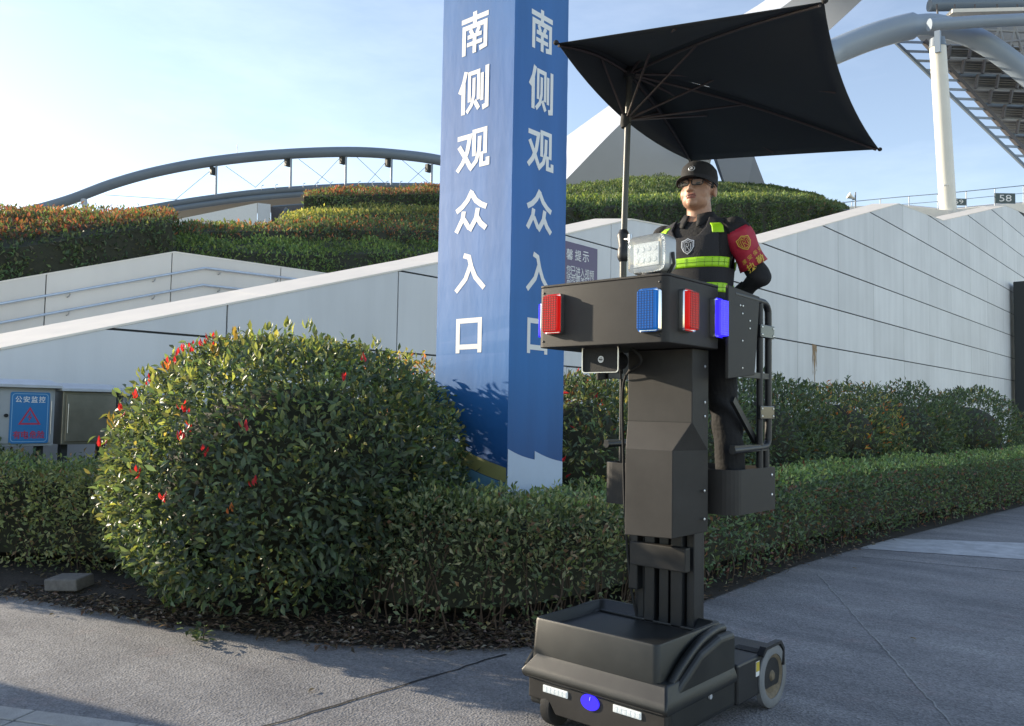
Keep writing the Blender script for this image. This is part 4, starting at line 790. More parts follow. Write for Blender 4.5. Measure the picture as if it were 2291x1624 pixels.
for k in range(14):
    px = 585 + k * 31; t = (px - 600) / 400; py = 424 - 9 * min(1, max(0, (px - 585) / 190)) + (3 if px > 920 else 0)
    obj('edge_light', MB().tube(rel(D(DA + 3, [(px, py), (px, py - 8), (px + 5, py - 10)]), c0), .9 * px_m, 5), M['steel_arch'], arch)

# white block under the far roof
wb = atd(500, 500, 62); wbk = thing('white_annex', 'white wedge-shaped annex wall below the far roof edge', 'building', tuple(wb))
f = D(62, [(360, 520), (390, 492), (575, 454), (575, 560), (360, 560)]); b = [p + ray(470, 480) * 6 for p in f]
obj('front_wall', MB().loft([rel(f, wb), rel(b, wb)]), M['white_bld'], wbk)
sd = [atd(576, 454, 62), atd(605, 457, 64.5), atd(605, 560, 64.5), atd(576, 560, 62)]
obj('end_wall', MB().loft([rel(sd, wb), rel([p + ray(590, 480) * 4 for p in sd], wb)]), M['white_bld'], wbk)
dk = [atd(606, 463, 68), atd(690, 455, 68), atd(690, 560, 68), atd(606, 560, 68)]
st_ = thing('stand_structure', 'dark recess with steel struts under the far roof right of the white annex', 'stand', tuple(dk[0]))
obj('back_wall', MB().loft([rel(dk, dk[0]), rel([p + ray(650, 500) * 2 for p in dk], dk[0])]), M['roof_dark'], st_)
for a, b in (((615, 500), (640, 465)), ((640, 465), (655, 500)), ((640, 465), (625, 500)), ((640, 465), (668, 500)), ((610, 462), (690, 456))):
    obj('strut', MB().tube(rel(D(67, [a, b]), dk[0]), .065, 6), M['steel_arch'], st_)

# ---------------- white concrete arch leg behind the umbrella
lc = atd(1400, 440, 75)
leg = thing('concrete_arch_leg', 'huge white concrete arch leg rising behind the umbrella, its upper side sunlit', 'arch leg', tuple(lc))
K = smooth_line([atd(*p) for p in ((1150, 510, 78), (1240, 428, 76), (1390, 275, 72), (1500, 185, 70), (1640, 92, 66), (1760, 8, 62), (1860, -70, 58))])
S = smooth_line([atd(*p) for p in ((1150, 388, 90), (1240, 324, 88), (1365, 234, 84), (1480, 152, 81), (1620, 58, 76), (1715, -2, 71), (1800, -75, 66))])
Lw = smooth_line([atd(*p) for p in ((1420, 640, 78), (1500, 560, 76), (1572, 440, 72), (1600, 330, 70), (1690, 210, 66), (1830, 90, 62), (1960, -30, 58))])
obj('sunlit_upper_face', MB().grid([rel(S, lc), rel(K, lc)]), M['concrete_w'], leg, smooth=20)
obj('front_face', MB().grid([rel(K, lc), rel(Lw, lc)]), M['concrete_w'], leg, smooth=20)
back = [p + Vector(ray(1450, 400)) * 14 for p in Lw]
obj('rear_face', MB().grid([rel(Lw, lc), rel(back, lc), rel(S, lc)]), M['concrete_w'], leg, smooth=20)
lc2 = atd(1660, 450, 80)
leg2 = thing('concrete_strut', 'slanting pale concrete strut right of the guard\'s cap', 'strut', tuple(lc2))
f = [atd(1655, 520, 80), atd(1592, 345, 78), atd(1570, 250, 76), atd(1640, 230, 76), atd(1685, 345, 78), atd(1752, 520, 80)]
b = [p + Vector(ray(1650, 400)) * 6 for p in f]
obj('shaft', MB().loft([rel(f, lc2), rel(b, lc2)]), M['concrete_w'], leg2)

# ---------------- roof, column and tubes at the right
DR = 56; pm = DR / FOC
rc = atd(2150, 480, DR)
roof = thing('stadium_roof', 'overhanging stadium roof with big grey tubes and slatted soffit at top right', 'roof', tuple(rc))
tl = smooth_line([atd(1560, 330, 70), atd(1640, 255, 64)] + D(DR, [(1790, 152), (1870, 114), (1960, 79), (2050, 57), (2110, 60), (2190, 90), (2270, 145), (2350, 215)]), 8)
obj('main_tube', MB().tube(rel(tl, rc), [29 * pm * (1 if i < 40 else .8) for i in range(len(tl))], 24), M['steel_lt'], roof, smooth=50)
obj('upper_tube', MB().tube(rel(D(DR - 2, [(2078, 56), (2180, 49), (2380, 40)]), rc), 13 * pm, 18), M['steel_lt'], roof, smooth=50)
obj('ridge_tube', MB().tube(rel(D(DR + 2, [(2078, 12), (2380, 6)]), rc), 14 * pm, 18), M['steel_arch'], roof, smooth=50)
obj('walkway_edge', MB().beam(*rel(D(DR + 1, [(2120, 33), (2380, 27)]), rc), 1.2, .25), M['coping'], roof)
for px in (2095, 2135, 2180, 2230, 2275): obj('upright', MB().tube(rel(D(DR + 1, [(px, 10), (px + 2, 34)]), rc), 2.2 * pm, 8), M['roof_dark'], roof)
ou0, ou1 = (1998, 90), (2340, 419); in0, in1 = (2066, 92), (2340, 392)
la = D(DR + 2, [ou0, ou1]); lb = D(DR + 2, [in0, in1])
obj('edge_beam', MB().beam(*rel(la, rc), .17, .20), M['steel_arch'], roof); obj('edge_beam', MB().beam(*rel(lb, rc), .32, .26), M['roof_dark'], roof)
for k in range(16):
    t = .01 + k / 15.5; py = ou0[1] + (ou1[1] - ou0[1]) * t; pxa = ou0[0] + (ou1[0] - ou0[0]) * t; ti = (py - in0[1]) / (in1[1] - in0[1]); pxb = in0[0] + (in1[0] - in0[0]) * max(0, min(1, ti))
    if pxb - pxa > 4: obj('rung', MB().beam(*rel(D(DR + 2, [(pxa, py), (pxb, py + 2)]), rc), .08, .16), M['steel_lt'], roof)
bk = D(DR + 6, [(2040, 70), (2420, 60), (2420, 500), (2325, 385)]); obj('roof_sheet', MB().loft([rel(bk, rc), rel([q + Vector((0, 0, .3)) for q in bk], rc)]), M['roof_brown'], roof)
for k in range(9):                                     # slatted soffit bays, stepping down the slope
    y0 = 100 + k * 33.5; xa = in0[0] + (in1[0] - in0[0]) * (y0 - in0[1]) / (in1[1] - in0[1])
    xa2 = in0[0] + (in1[0] - in0[0]) * (y0 + 33 - in0[1]) / (in1[1] - in0[1])
    if xa > 2330: continue
    P0 = D(DR + 3.2, [(xa, y0), (2420, y0 + 10)]); P1 = D(DR + 4.4, [(xa2 - 4, y0 + 26), (2420, y0 + 38)]); P2 = D(DR + 3.0, [(xa2 - 2, y0 + 33), (2420, y0 + 45)])
    obj('soffit_panel', MB().loft([rel([P0[0], P0[1], P1[1], P1[0]], rc), rel([q + Vector((0, 0, .12)) + Vector(ray(2200, 300)) * .3 for q in (P0[0], P0[1], P1[1], P1[0])], rc)]), M['roof_brown'], roof)
    obj('purlin', MB().beam(*rel([P2[0], P2[1]], rc), .22, .14), M['steel_arch'] if k % 2 else M['roof_brown'], roof)
    for j in range(3): 
        a = [P1[0] + (P0[0] - P1[0]) * (.25 + .2 * j), P1[1] + (P0[1] - P1[1]) * (.25 + .2 * j)]; a = [q - Vector(ray(2200, 300)) * .25 for q in a]
        obj('slat', MB().beam(*rel(a, rc), .10, .05), M['roof_brown'], roof)
    x = xa2 + 22
    while x < 2310:
        q = D(DR + 2.7, [(x, y0 + 1), (x - 5, y0 + 31)]); obj('cross_beam', MB().beam(*rel(q, rc), .16, .2, up=(0.3, 1, 0)), M['roof_dark'], roof); x += 46
for a, b in (((2165, 62), (2190, 92)), ((2190, 62), (2215, 110)), ((2215, 110), (2235, 60)), ((2235, 60), (2252, 130)), ((2252, 130), (2270, 60)), ((2270, 60), (2295, 150)), ((2180, 66), (2290, 72)), ((2240, 95), (2290, 90)), ((2262, 140), (2300, 100))):
    obj('truss_tube', MB().tube(rel(D(DR + 1, [a, b]), rc), 3 * pm, 8), M['roof_brown'], roof, smooth=50)
cc = atd(2123, 500, 50)
colm = thing('white_column', 'tall cream round column carrying the stadium roof at right', 'column', tuple(cc))
ctop, cbot = atd(2097, 100, 50), atd(2124, 530, 50)
obj('shaft', MB().tube(rel([cbot, ctop], cc), [17.6 * 50 / FOC, 17 * 50 / FOC], 28), M['column'], colm, smooth=50)
obj('collar', MB().tube(rel([atd(2097, 106, 50), atd(2096, 86, 50)], cc), [18 * 50 / FOC, 15 * 50 / FOC], 28), M['steel_arch'], colm, smooth=40)
obj('bearing', MB().beam(*rel(D(49.6, [(2098, 118), (2097, 70)]), cc), .3, .3, up=(1, 0, 0)), M['steel_lt'], colm)
obj('pipe_clip', MB().tube(rel(D(49.3, [(2110, 415), (2122, 414)]), cc), .05, 8), M['column'], colm)
# promenade slab and railing above the stair
slab_f = [atd(1900, 462, 48), atd(2000, 458, 48), atd(2120, 470, 49), atd(2300, 452, 60), atd(2420, 446, 66)]
pr_ = obj('promenade', MB().grid([[p + Vector((0, 0, -3)) for p in slab_f], slab_f, [p + Vector(ray(2100, 460)) * 25 for p in slab_f]]), M['coping']); struct(pr_)
fc = atd(2100, 455, 52); fence = thing('promenade_railing', 'thin grey metal railing along the promenade above the stepped wall', 'railing', tuple(fc))
FT = [(1885, 453), (2010, 441), (2120, 432), (2290, 415), (2420, 403)]; 
def fy(px, o=0):
    for (x0, y0), (x1, y1) in zip(FT, FT[1:]):
        if px <= x1: return y0 + (y1 - y0) * (px - x0) / (x1 - x0) + o
obj('top_rail', MB().tube(rel(D(52, FT), fc), 1.0 * 52 / FOC, 6), M['steel_lt'], fence); obj('middle_rail', MB().tube(rel(D(52, [(x, y + 17) for x, y in FT]), fc), .7 * 52 / FOC, 6), M['steel_lt'], fence)
for k in range(8): px = 1905 + k * 64; obj('post', MB().tube(rel(D(52, [(px, fy(px, -1)), (px, fy(px, 42))]), fc), 1.1 * 52 / FOC, 6), M['steel_lt'], fence)
gl = M['clear']
for txt, x0, x1, y0, y1, dp, lab in (('58', 2226, 2270, 433, 454, 51.2, 'dark gate sign reading 58 hung on the promenade railing'), ('59', 2128, 2160, 445, 458, 51.4, 'dark gate sign half hidden behind the white column')):
    c = atd((x0 + x1) / 2, (y0 + y1) / 2, dp); w = (x1 - x0) * dp / FOC; h = (y1 - y0) * dp / FOC
    t = thing('gate_number_sign', lab, 'sign', tuple(c), YAW, group='gate number signs')
    obj('panel', MB().box(-w / 2, w / 2, -.02, .03, -h / 2, h / 2), M['sign_green'], t); obj('sign_frame', MB().box(-w / 2 - .04, w / 2 + .04, .031, .07, -h / 2 - .04, h / 2 + .04), M['steel_lt'], t)
    letter(txt, .5, M['white'], t, (0, -.024, 0), ROT_NY, .002, .0, fit=(w * .62, h * .72))
hp = atd(1913, 470, 47); hs = thing('horn_loudspeaker', 'small pale horn loudspeaker on a thin pole beyond the hedge', 'loudspeaker', tuple(hp))
obj('pole', MB().tube(rel(D(47, [(1913, 470), (1913, 430)]), hp), 1.6 * 47 / FOC, 8), M['steel_arch'], hs); obj('horn', MB().tube(rel(D(47, [(1911, 444), (1906, 442), (1897, 437)]), hp), [2 * 47 / FOC, 3 * 47 / FOC, 7.5 * 47 / FOC], 14), M['column'], hs, smooth=50)
obj('clamp', MB().tube(rel(D(47, [(1913, 446), (1905, 447)]), hp), 1.2 * 47 / FOC, 6), M['steel_arch'], hs)
dp0 = at(2288, 880, 0, -9.6); dpt = thing('dark_gate_post', 'dark post standing at the far right end of the panelled wall', 'post', (dp0.x, dp0.y, 0))
hh = at(2288, 632, 0, -9.6).z
obj('post', MB().box(-.4, .4, -.1, 1.6, 0, hh), M['dark_post'], dpt, bevel=.05); obj('base_plate', MB().box(-.7, .7, -.4, 1.9, 0, .1), M['dark_post'], dpt)

# ================================================================== MOBILE GUARD LIFT  (front looks to -Y)
LX, LY = -2.31, 3.2
lift = thing('mobile_guard_lift', 'dark grey mobile lift tower with coloured flashing lamps carrying the guard', 'lift tower', (LX, LY, 0))
X0, X1 = -2.715 - LX, -1.905 - LX                      # -.405 .. .405
def P_(x, y, z): return (x - LX, y - LY, z)
pa, pd, pl_ = M['paint'], M['paint_d'], M['plastic']
# ---- chassis
ch = MB().prism([(X0 + .02, 0.03, .09), (X0 + .16, .012, .09), (X0 + .22, .012, .12), (X1 - .22, .012, .12), (X1 - .16, .012, .09), (X1 - .02, .03, .09)][0:0] or [(X0 + .02, .02, .10), (X1 - .02, .02, .10), (X1 - .02, .02, .235), (X0 + .02, .02, .235)], (0, 1.15, 0))
chs = obj('chassis', ch, pl_, lift, bevel=.015, seg=3)
lip = []
for z, o_ in ((.225, .0), (.24, .012), (.262, .012), (.285, -.004), (.32, -.03), (.345, -.045)):
    lip.append([(X0 - o_ + 0 + .0, -o_ * 1.0, z), (X1 + o_ * .6, -o_, z), (X1 + o_ * .6, .66, z), (X0 - o_, .66, z)])
hood = MB().loft([[(x, y, z) for x, y, z in r_] for r_ in lip]); 
obj('hood_lip', hood, pl_, lift, smooth=50, bevel=.012, seg=3)
# front hood: box with sunken tray
hx0, hx1, hy0, hy1, hz = -2.70 - LX, -1.98 - LX, .05, .655, .51
cov = MB()
ring = lambda x0, x1, y0, y1, z, r_=.03: [(x, y, z) for x, y in [((x0 + x1) / 2 + a, (y0 + y1) / 2 + b) for a, b in rrect(x1 - x0, y1 - y0, r_, 4)]]
cov.loft([ring(hx0 - .008, hx1 + .008, hy0 - .012, hy1 + .01, .30), ring(hx0, hx1, hy0, hy1, hz - .012), ring(hx0 + .004, hx1 - .004, hy0 + .004, hy1 - .004, hz - .002), ring(hx0 + .016, hx1 - .02, hy0 + .014, hy1 - .03, hz), ring(hx0 + .024, hx1 - .03, hy0 + .022, hy1 - .05, hz - .012), ring(hx0 + .04, hx1 - .05, hy0 + .04, hy1 - .08, hz - .05)])
hd = obj('front_hood', cov, pl_, lift, smooth=32)
obj('tray_rib', MB().box(hx0 + .05, hx1 - .06, hy1 - .105, hy1 - .09, hz - .05, hz - .036), pl_, hd, bevel=.004)
# arched fender ridge on the right side
for s, xx in ((1, hx1 + .004), (-1, hx0 - .004)):
    for w, off in ((.022, 0), (.014, .045)):
        a = [(xx + s * .004, .02 + off * .3, .27 + off * .2), (xx + s * .02, .10 + off * .6, .32 - off * .1), (xx + s * .028, .22 + off, .405 - off), (xx + s * .02, .38 + off, .465 - off), (xx + s * .008, .55 + off * .4, .485 - off), (xx + s * .004, .645, .48 - off)]
        obj('fender_ridge', MB().tube(smooth_line(a, 4), w, 8), pl_, hd, smooth=60)
sk = MB().prism([(X1 - .07, .03, .10), (X1 - .07, .68, .10), (X1 - .07, .68, .47), (X1 - .07, .52, .475), (X1 - .07, .33, .435), (X1 - .07, .15, .34), (X1 - .07, .03, .27)], (.062, 0, 0)); obj('side_panel', sk, pl_, lift, bevel=.03, seg=4)
sk = MB().prism([(X0 + .07, .03, .10), (X0 + .07, .68, .10), (X0 + .07, .68, .47), (X0 + .07, .52, .475), (X0 + .07, .33, .435), (X0 + .07, .15, .34), (X0 + .07, .03, .27)], (-.062, 0, 0)); obj('side_panel', sk, pl_, lift, bevel=.03, seg=4)
obj('lock_button', MB().tube([(X1 - .012, .40, .22), (X1 + .002, .40, .22)], .012, 12), M['silver'], lift)
# rear deck
dk_ = obj('rear_deck', MB().box(X0 + .01, X1 - .005, .685, 1.19, .10, .30), pd, lift, bevel=.012)
for s in (-1, 1):
    e = X1 if s > 0 else X0
    obj('wheel_guard', MB().prism([(e - s * .02, .93, .30), (e - s * .02, .97, .335), (e - s * .02, 1.16, .335), (e - s * .02, 1.20, .29), (e - s * .02, 1.20, .2), (e - s * .02, 1.185, .2), (e - s * .02, 1.185, .285), (e - s * .02, 1.15, .32), (e - s * .02, .98, .32), (e - s * .02, .94, .29)], (s * .035, 0, 0)), pd, lift)
    wh = link('rear_wheel', None, lift, (e - s * .012, 1.08, .163)); wh.empty_display_size = .05
    prof = [(.115, -.018), (.15, -.022), (.163, -.014), (.163, .014), (.15, .022), (.115, .018)]
    obj('tyre', MB().loft([[(s * t, r_ * math.cos(2 * math.pi * k / 32), r_ * math.sin(2 * math.pi * k / 32)) for k in range(32)] for r_, t in prof] + [[(s * prof[0][1], prof[0][0] * math.cos(2 * math.pi * k / 32), prof[0][0] * math.sin(2 * math.pi * k / 32)) for k in range(32)]], cap=False), M['tyre_grey'], wh, smooth=40)
    obj('rim', MB().loft([[(s * t, r_ * math.cos(2 * math.pi * k / 32), r_ * math.sin(2 * math.pi * k / 32)) for k in range(32)] for r_, t in ((.114, -.015), (.114, .015), (.10, .010), (.09, .004), (.03, .006), (.02, .016), (.004, .017))]), M['hub'], wh, smooth=30)
    fw_ = link('front_caster', None, lift, (e - s * .135, .095, .105)); fw_.empty_display_size = .05
    obj('tyre', MB().loft([[(t, r_ * math.cos(2 * math.pi * k / 24), r_ * math.sin(2 * math.pi * k / 24)) for k in range(24)] for r_, t in ((.02, -.03), (.08, -.032), (.102, -.026), (.105, 0), (.102, .026), (.08, .032), (.02, .03))]), M['rubber'], fw_, smooth=40)
    obj('fork', MB().box(-.05, -.038, -.025, .025, -.03, .13).box(.038, .05, -.025, .025, -.03, .13), pd, fw_)
obj('warning_sticker', MB().box(X1 - .004, X1 - .0025, .885, .925, .20, .275), M['white'], lift)
obj('sticker_band', MB().box(X1 - .0024, X1 - .001, .887, .923, .225, .272), mat('sticker_yellow', (.55, .42, .05), .5), lift)
obj('grip_tape', MB().box(X1 - .17, X1 - .03, .95, 1.03, .301, .304), M['rubber'], lift)
# front face details
fr = obj('front_bumper', MB().prism([(X0 + .03, .0, .135), (X0 + .16, .0, .135), (X0 + .20, .0, .085), (X1 - .20, .0, .085), (X1 - .16, .0, .135), (X1 - .005, .0, .135), (X1 - .005, .0, .238), (X0 + .03, .0, .238)], (0, .03, 0)), pa, lift, bevel=.006)
for xc, zc_ in ((-2.515 - LX, .197), (-2.105 - LX, .203)):
    l_ = obj('led_strip', MB().box(xc - .075, xc + .075, -.006, .002, zc_ - .017, zc_ + .017), M['led'], lift, bevel=.003)
    for k in range(6): obj('led', MB().box(xc - .068 + k * .0236, xc - .051 + k * .0236, -.009, -.006, zc_ - .011, zc_ + .011), M['led'], l_)
ov = [(.052 * math.cos(t), .036 * math.sin(t)) for t in [2 * math.pi * k / 32 for k in range(32)]]
e_ = obj('emblem_lamp', MB().prism([(-2.309 - LX + a, -.006, .196 + b) for a, b in ov], (0, .008, 0)), M['blue_lit'], lift)
obj('emblem_stroke', MB().tube([(-2.309 - LX, -.0065, .205), (-2.309 - LX + .004, -.0065, .222)], .0022, 6), M['silver'], e_)
# ---- mast
mz = .30
for xl, xr_, yy in ((-2.44, -2.385, 3.77), (-2.372, -2.31, 3.75), (-2.292, -2.235, 3.765), (-2.215, -2.15, 3.75), (-2.14, -2.095, 3.78)):
    obj('mast_rail', MB().box(xl - LX, xr_ - LX, yy - LY, 3.86 - LY, mz, 1.0), pd, lift, bevel=.005)
obj('mast_back', MB().box(-2.43 - LX, -2.10 - LX, 3.861 - LY, 3.895 - LY, mz, 1.9), pd, lift, bevel=.008)
obj('cross_plate', MB().box(-2.43 - LX, -2.10 - LX, 3.70 - LY, 3.7499 - LY, .75, .87), pa, lift, bevel=.006)
obj('outer_rail', MB().box(-2.45 - LX, -2.395 - LX, 3.72 - LY, 3.9 - LY, .62, 1.05), pd, lift, bevel=.006)
obj('inner_mast', MB().box(-2.39 - LX, -2.085 - LX, 3.66 - LY, 3.84 - LY, .955, 1.86), pd, lift, bevel=.006)
# faceted cover: lower box stands forward, facet leads back to the upper plate
xa, xb = -2.40 - LX, -2.07 - LX; yl0, yu0, yb_ = 3.555 - LY, 3.625 - LY, 3.79 - LY
cvr = MB()
cvr.add([(xa + .035, yl0, .925), (xb - .02, yl0, .935), (xb - .02, yl0, 1.36), (xa + .035, yl0, 1.36), (xa, yu0, 1.50), (xb + .045, yu0, 1.50), (xa, yu0, 1.864), (xb + .045, yu0, 1.864),
         (xa, yb_, .925), (xb + .045, yb_, .955), (xb + .045, yb_, 1.36), (xa, yb_, 1.36), (xa, yb_, 1.864), (xb + .045, yb_, 1.864)],
        [(0, 1, 2, 3), (3, 2, 5, 4), (4, 5, 7, 6), (1, 9, 10, 2), (2, 10, 5), (5, 10, 13, 7), (8, 0, 3, 11), (11, 3, 4), (11, 4, 6, 12), (8, 9, 1, 0), (6, 7, 13, 12), (9, 8, 11, 12, 13, 10)])
mc = obj('mast_cover', cvr, pa, lift, bevel=.004)
obj('panel_seam', MB().box(xa + .002, xb + .043, yu0 - .0015, yu0 + .003, 1.4985, 1.5025), M['rubber'], mc)
for z in (1.02, 1.16, 1.53, 1.60, 1.78): obj('bolt', MB().sphere((xb + .047, yb_ - .04, z), .004, .008, .008, 10, 6), M['bolt'], mc)
for z in (1.50, 1.45): obj('bolt', MB().sphere((xa - .001, yu0 + .05, z), .006, .008, .008, 10, 6), M['bolt'], mc)
# ---- lamp box on top
bx0, bx1, by0, by1, bz0, bz1 = -2.735 - LX, -1.972 - LX, 3.29 - LY, 3.81 - LY, 1.868, 2.178
bxo = MB().prism([(a + (bx0 + bx1) / 2, b + (by0 + by1) / 2, bz0) for a, b in rrect(bx1 - bx0, by1 - by0, .035, 5)], (0, 0, bz1 - bz0))
lb_ = obj('lamp_box', bxo, pa, lift, smooth=40, bevel=.004)
obj('box_lid', MB().prism([(a + (bx0 + bx1) / 2, b + (by0 + by1) / 2, bz1 + .0005) for a, b in rrect(bx1 - bx0 + .004, by1 - by0 + .004, .037, 5)], (0, 0, .012)), pa, lb_, bevel=.003)
def flasher(cx, cz, w, h, lens, face, lab):
    # bezel, reflector and ribbed lens; face 'y' looks to -Y, 'x' looks to +X, 'l' to -X
    t = link('flashing_lamp', None, lift); t['label'] = lab
    if face == 'y': t.location = (cx, by0 - .001, cz)
    elif face == 'x': t.location = (bx1 + .001, cx, cz); t.rotation_euler = (0, 0, R(90))
    else: t.location = (bx0 - .001, cx, cz); t.rotation_euler = (0, 0, R(-90))
    o_ = rrect(w, h, .016); i_ = rrect(w - .012, h - .014, .012)
    obj('bezel', MB().loft([[(a, 0, b) for a, b in o_], [(a, -.022, b) for a, b in o_], [(a * .97, -.030, b * .985) for a, b in o_], [(a, -.026, b) for a, b in i_]]), M['chrome'], t, smooth=35)
    ln = MB(); r0 = rrect(w - .016, h - .02, .011); ln.loft([[(a, -.026, b) for a, b in r0], [(a * .99, -.048, b * .99) for a, b in r0], [(a * .9, -.053, b * .95) for a, b in r0]])
    ln_o = obj('lens', ln, lens, t, smooth=35)
    ribs = MB(); n1 = 16; n2 = 6
    for k in range(n1):
        z = -h * .42 + h * .84 * k / (n1 - 1); ribs.box(-w * .38, w * .38, -.0552, -.0528, z - .0014, z + .0014)
    for k in range(n2):
        x = -w * .33 + w * .66 * k / (n2 - 1); ribs.box(x - .0013, x + .0013, -.0548, -.0529, -h * .44, h * .44)
    obj('lens_ribs', ribs, {'red_lens': M['red_rib'], 'blue_lens': M['blue_rib']}.get(lens.name, lens), ln_o)
    return t
def bxp(px, py): q = at(px, py, 1, 3.27); return q.x - LX, q.z
flasher(*bxp(1238, 703), .115, .205, M['red_lens'], 'y', 'red flashing lamp on the left of the front face')
flasher(*bxp(1452, 694), .115, .205, M['blue_lens'], 'y', 'sky blue flashing lamp on the right of the front face')
def sxp(px, py): q = at(px, py, 0, -1.95); return q.y - LY, q.z
a, z = sxp(1540, 695); flasher(a, z, .11, .20, M['red_lens'], 'x', 'red flashing lamp on the side face')
a, z = sxp(1608, 712); flasher(min(a, by1 - .06), z, .11, .20, M['blue_lit'], 'x', 'glowing deep blue lamp at the rear of the side face')
flasher(3.40 - LY, 2.02, .11, .20, M['blue_lit'], 'l', 'glowing blue lamp on the far side face')
# ---- searchlight
sl = link('searchlight', None, lift, (-2.125 - LX, 3.42 - LY, bz1 + .012), (0, 0, R(-8))); sl['label'] = 'clear plastic searchlight on top of the lamp box'
obj('mount', MB().tube([(0, 0, 0), (0, 0, .022)], [.07, .06], 20), pd, sl, smooth=40)
r0 = rrect(.225, .185, .04)
obj('housing', MB().loft([[(a * .8, .055, .115 + b * .8) for a, b in r0], [(a * .97, .035, .115 + b * .97) for a, b in r0], [(a, -.03, .115 + b) for a, b in r0], [(a * .97, -.045, .115 + b * .97) for a, b in r0]]), mat('searchlight_shell', (.42, .43, .42), .25, coat=1), sl, smooth=35)
obj('reflector', MB().box(-.072, .08, -.052, -.0455, .055, .165), M['led'], sl, bevel=.006)
for r_i in range(2):
    for k in range(4): obj('led', MB().tube([(-.052 + k * .037, -.052, .083 + r_i * .052), (-.052 + k * .037, -.058, .083 + r_i * .052)], [.014, .010], 12), M['led'], sl, smooth=40)
obj('front_glass', MB().loft([[(a * .96, -.0455, .115 + b * .96) for a, b in r0], [(a * .95, -.066, .115 + b * .95) for a, b in r0], [(a * .86, -.072, .115 + b * .84) for a, b in r0]]), M['clear'], sl, smooth=35)
obj('yoke', MB().tube([(.118, 0, .115), (.125, .0, .06), (.09, .0, .012)], .008, 8), pd, sl, smooth=50)
# ---- horn
hn = link('horn_speaker', None, lift, (-2.415 - LX, 3.42 - LY, 1.807))
r1 = rrect(.225, .135, .016); f1 = lambda k, y: [(a * k, y, b * k) for a, b in r1]
obj('horn_rim', MB().loft([f1(1, -.02), f1(1.0, -.028), f1(.95, -.028), f1(.94, -.018)], cap=False), M['steel'], hn, smooth=30)
obj('horn_bell', MB().loft([f1(.99, -.022), f1(.93, -.021), f1(.6, .02), f1(.3, .06), f1(.22, .06), f1(.01, .06)], cap=False), M['rubber'], hn, smooth=50)
obj('horn_grille', MB().prism([(a * .92, -.016, b * .90) for a, b in r1], (0, .004, 0)), M['rubber'], hn)
obj('horn_body', MB().tube([(0, .03, 0), (0, .10, 0), (0, .16, 0)], [.05, .04, .045], 18), pd, hn, smooth=40)
obj('horn_badge', MB().tube([(.0, -.020, 0), (.0, -.01, 0)], .017, 20), M['silver'], hn, smooth=40); obj('badge_mark', MB().box(-.011, .011, -.0215, -.0201, -.003, .003).box(-.008, .008, -.0215, -.0201, .006, .009).box(-.008, .008, -.0215, -.0201, -.009, -.006), M['rubber'], hn)
obj('horn_bracket', MB().box(-.02, .02, .04, .08, .045, .0601), pd, hn)
# ---- guard platform
fx0, fx1, fy0, fy1 = -2.725 - LX, -1.915 - LX, 3.86 - LY, 4.335 - LY
FZ = 1.12
obj('platform_floor', MB().box(fx0 + .032, fx1 - .032, fy0 + .032, fy1 - .012, FZ - .05, FZ), pd, lift)
rr = rrect(fx1 - fx0, fy1 - fy0 + .1, .07, 5); cxp, cyp = (fx0 + fx1) / 2, (fy0 + fy1) / 2 + .05
o_ = [(a + cxp, min(b + cyp, fy1)) for a, b in rr]; i_ = [(cxp + a * .975, min(cyp + b * .96, fy1 - .006)) for a, b in rr]
obj('toe_board', MB().loft([[(a, b, 1.035) for a, b in o_], [(a, b, 1.262) for a, b in o_], [(a, b, 1.262) for a, b in i_], [(a, b, 1.0351) for a, b in i_]], cap=False), pa, lift, bevel=.002)
for z in (1.22, 1.115): obj('bolt', MB().sphere((fx1 + .001, fy1 - .045, z), .005, .009, .009, 10, 6), M['bolt'], lift)
def ribsafe(pts, r, nm='cage_tube', m=None, n=12): return obj(nm, MB().tube(pts, r, n), m or pd, lift, smooth=50)
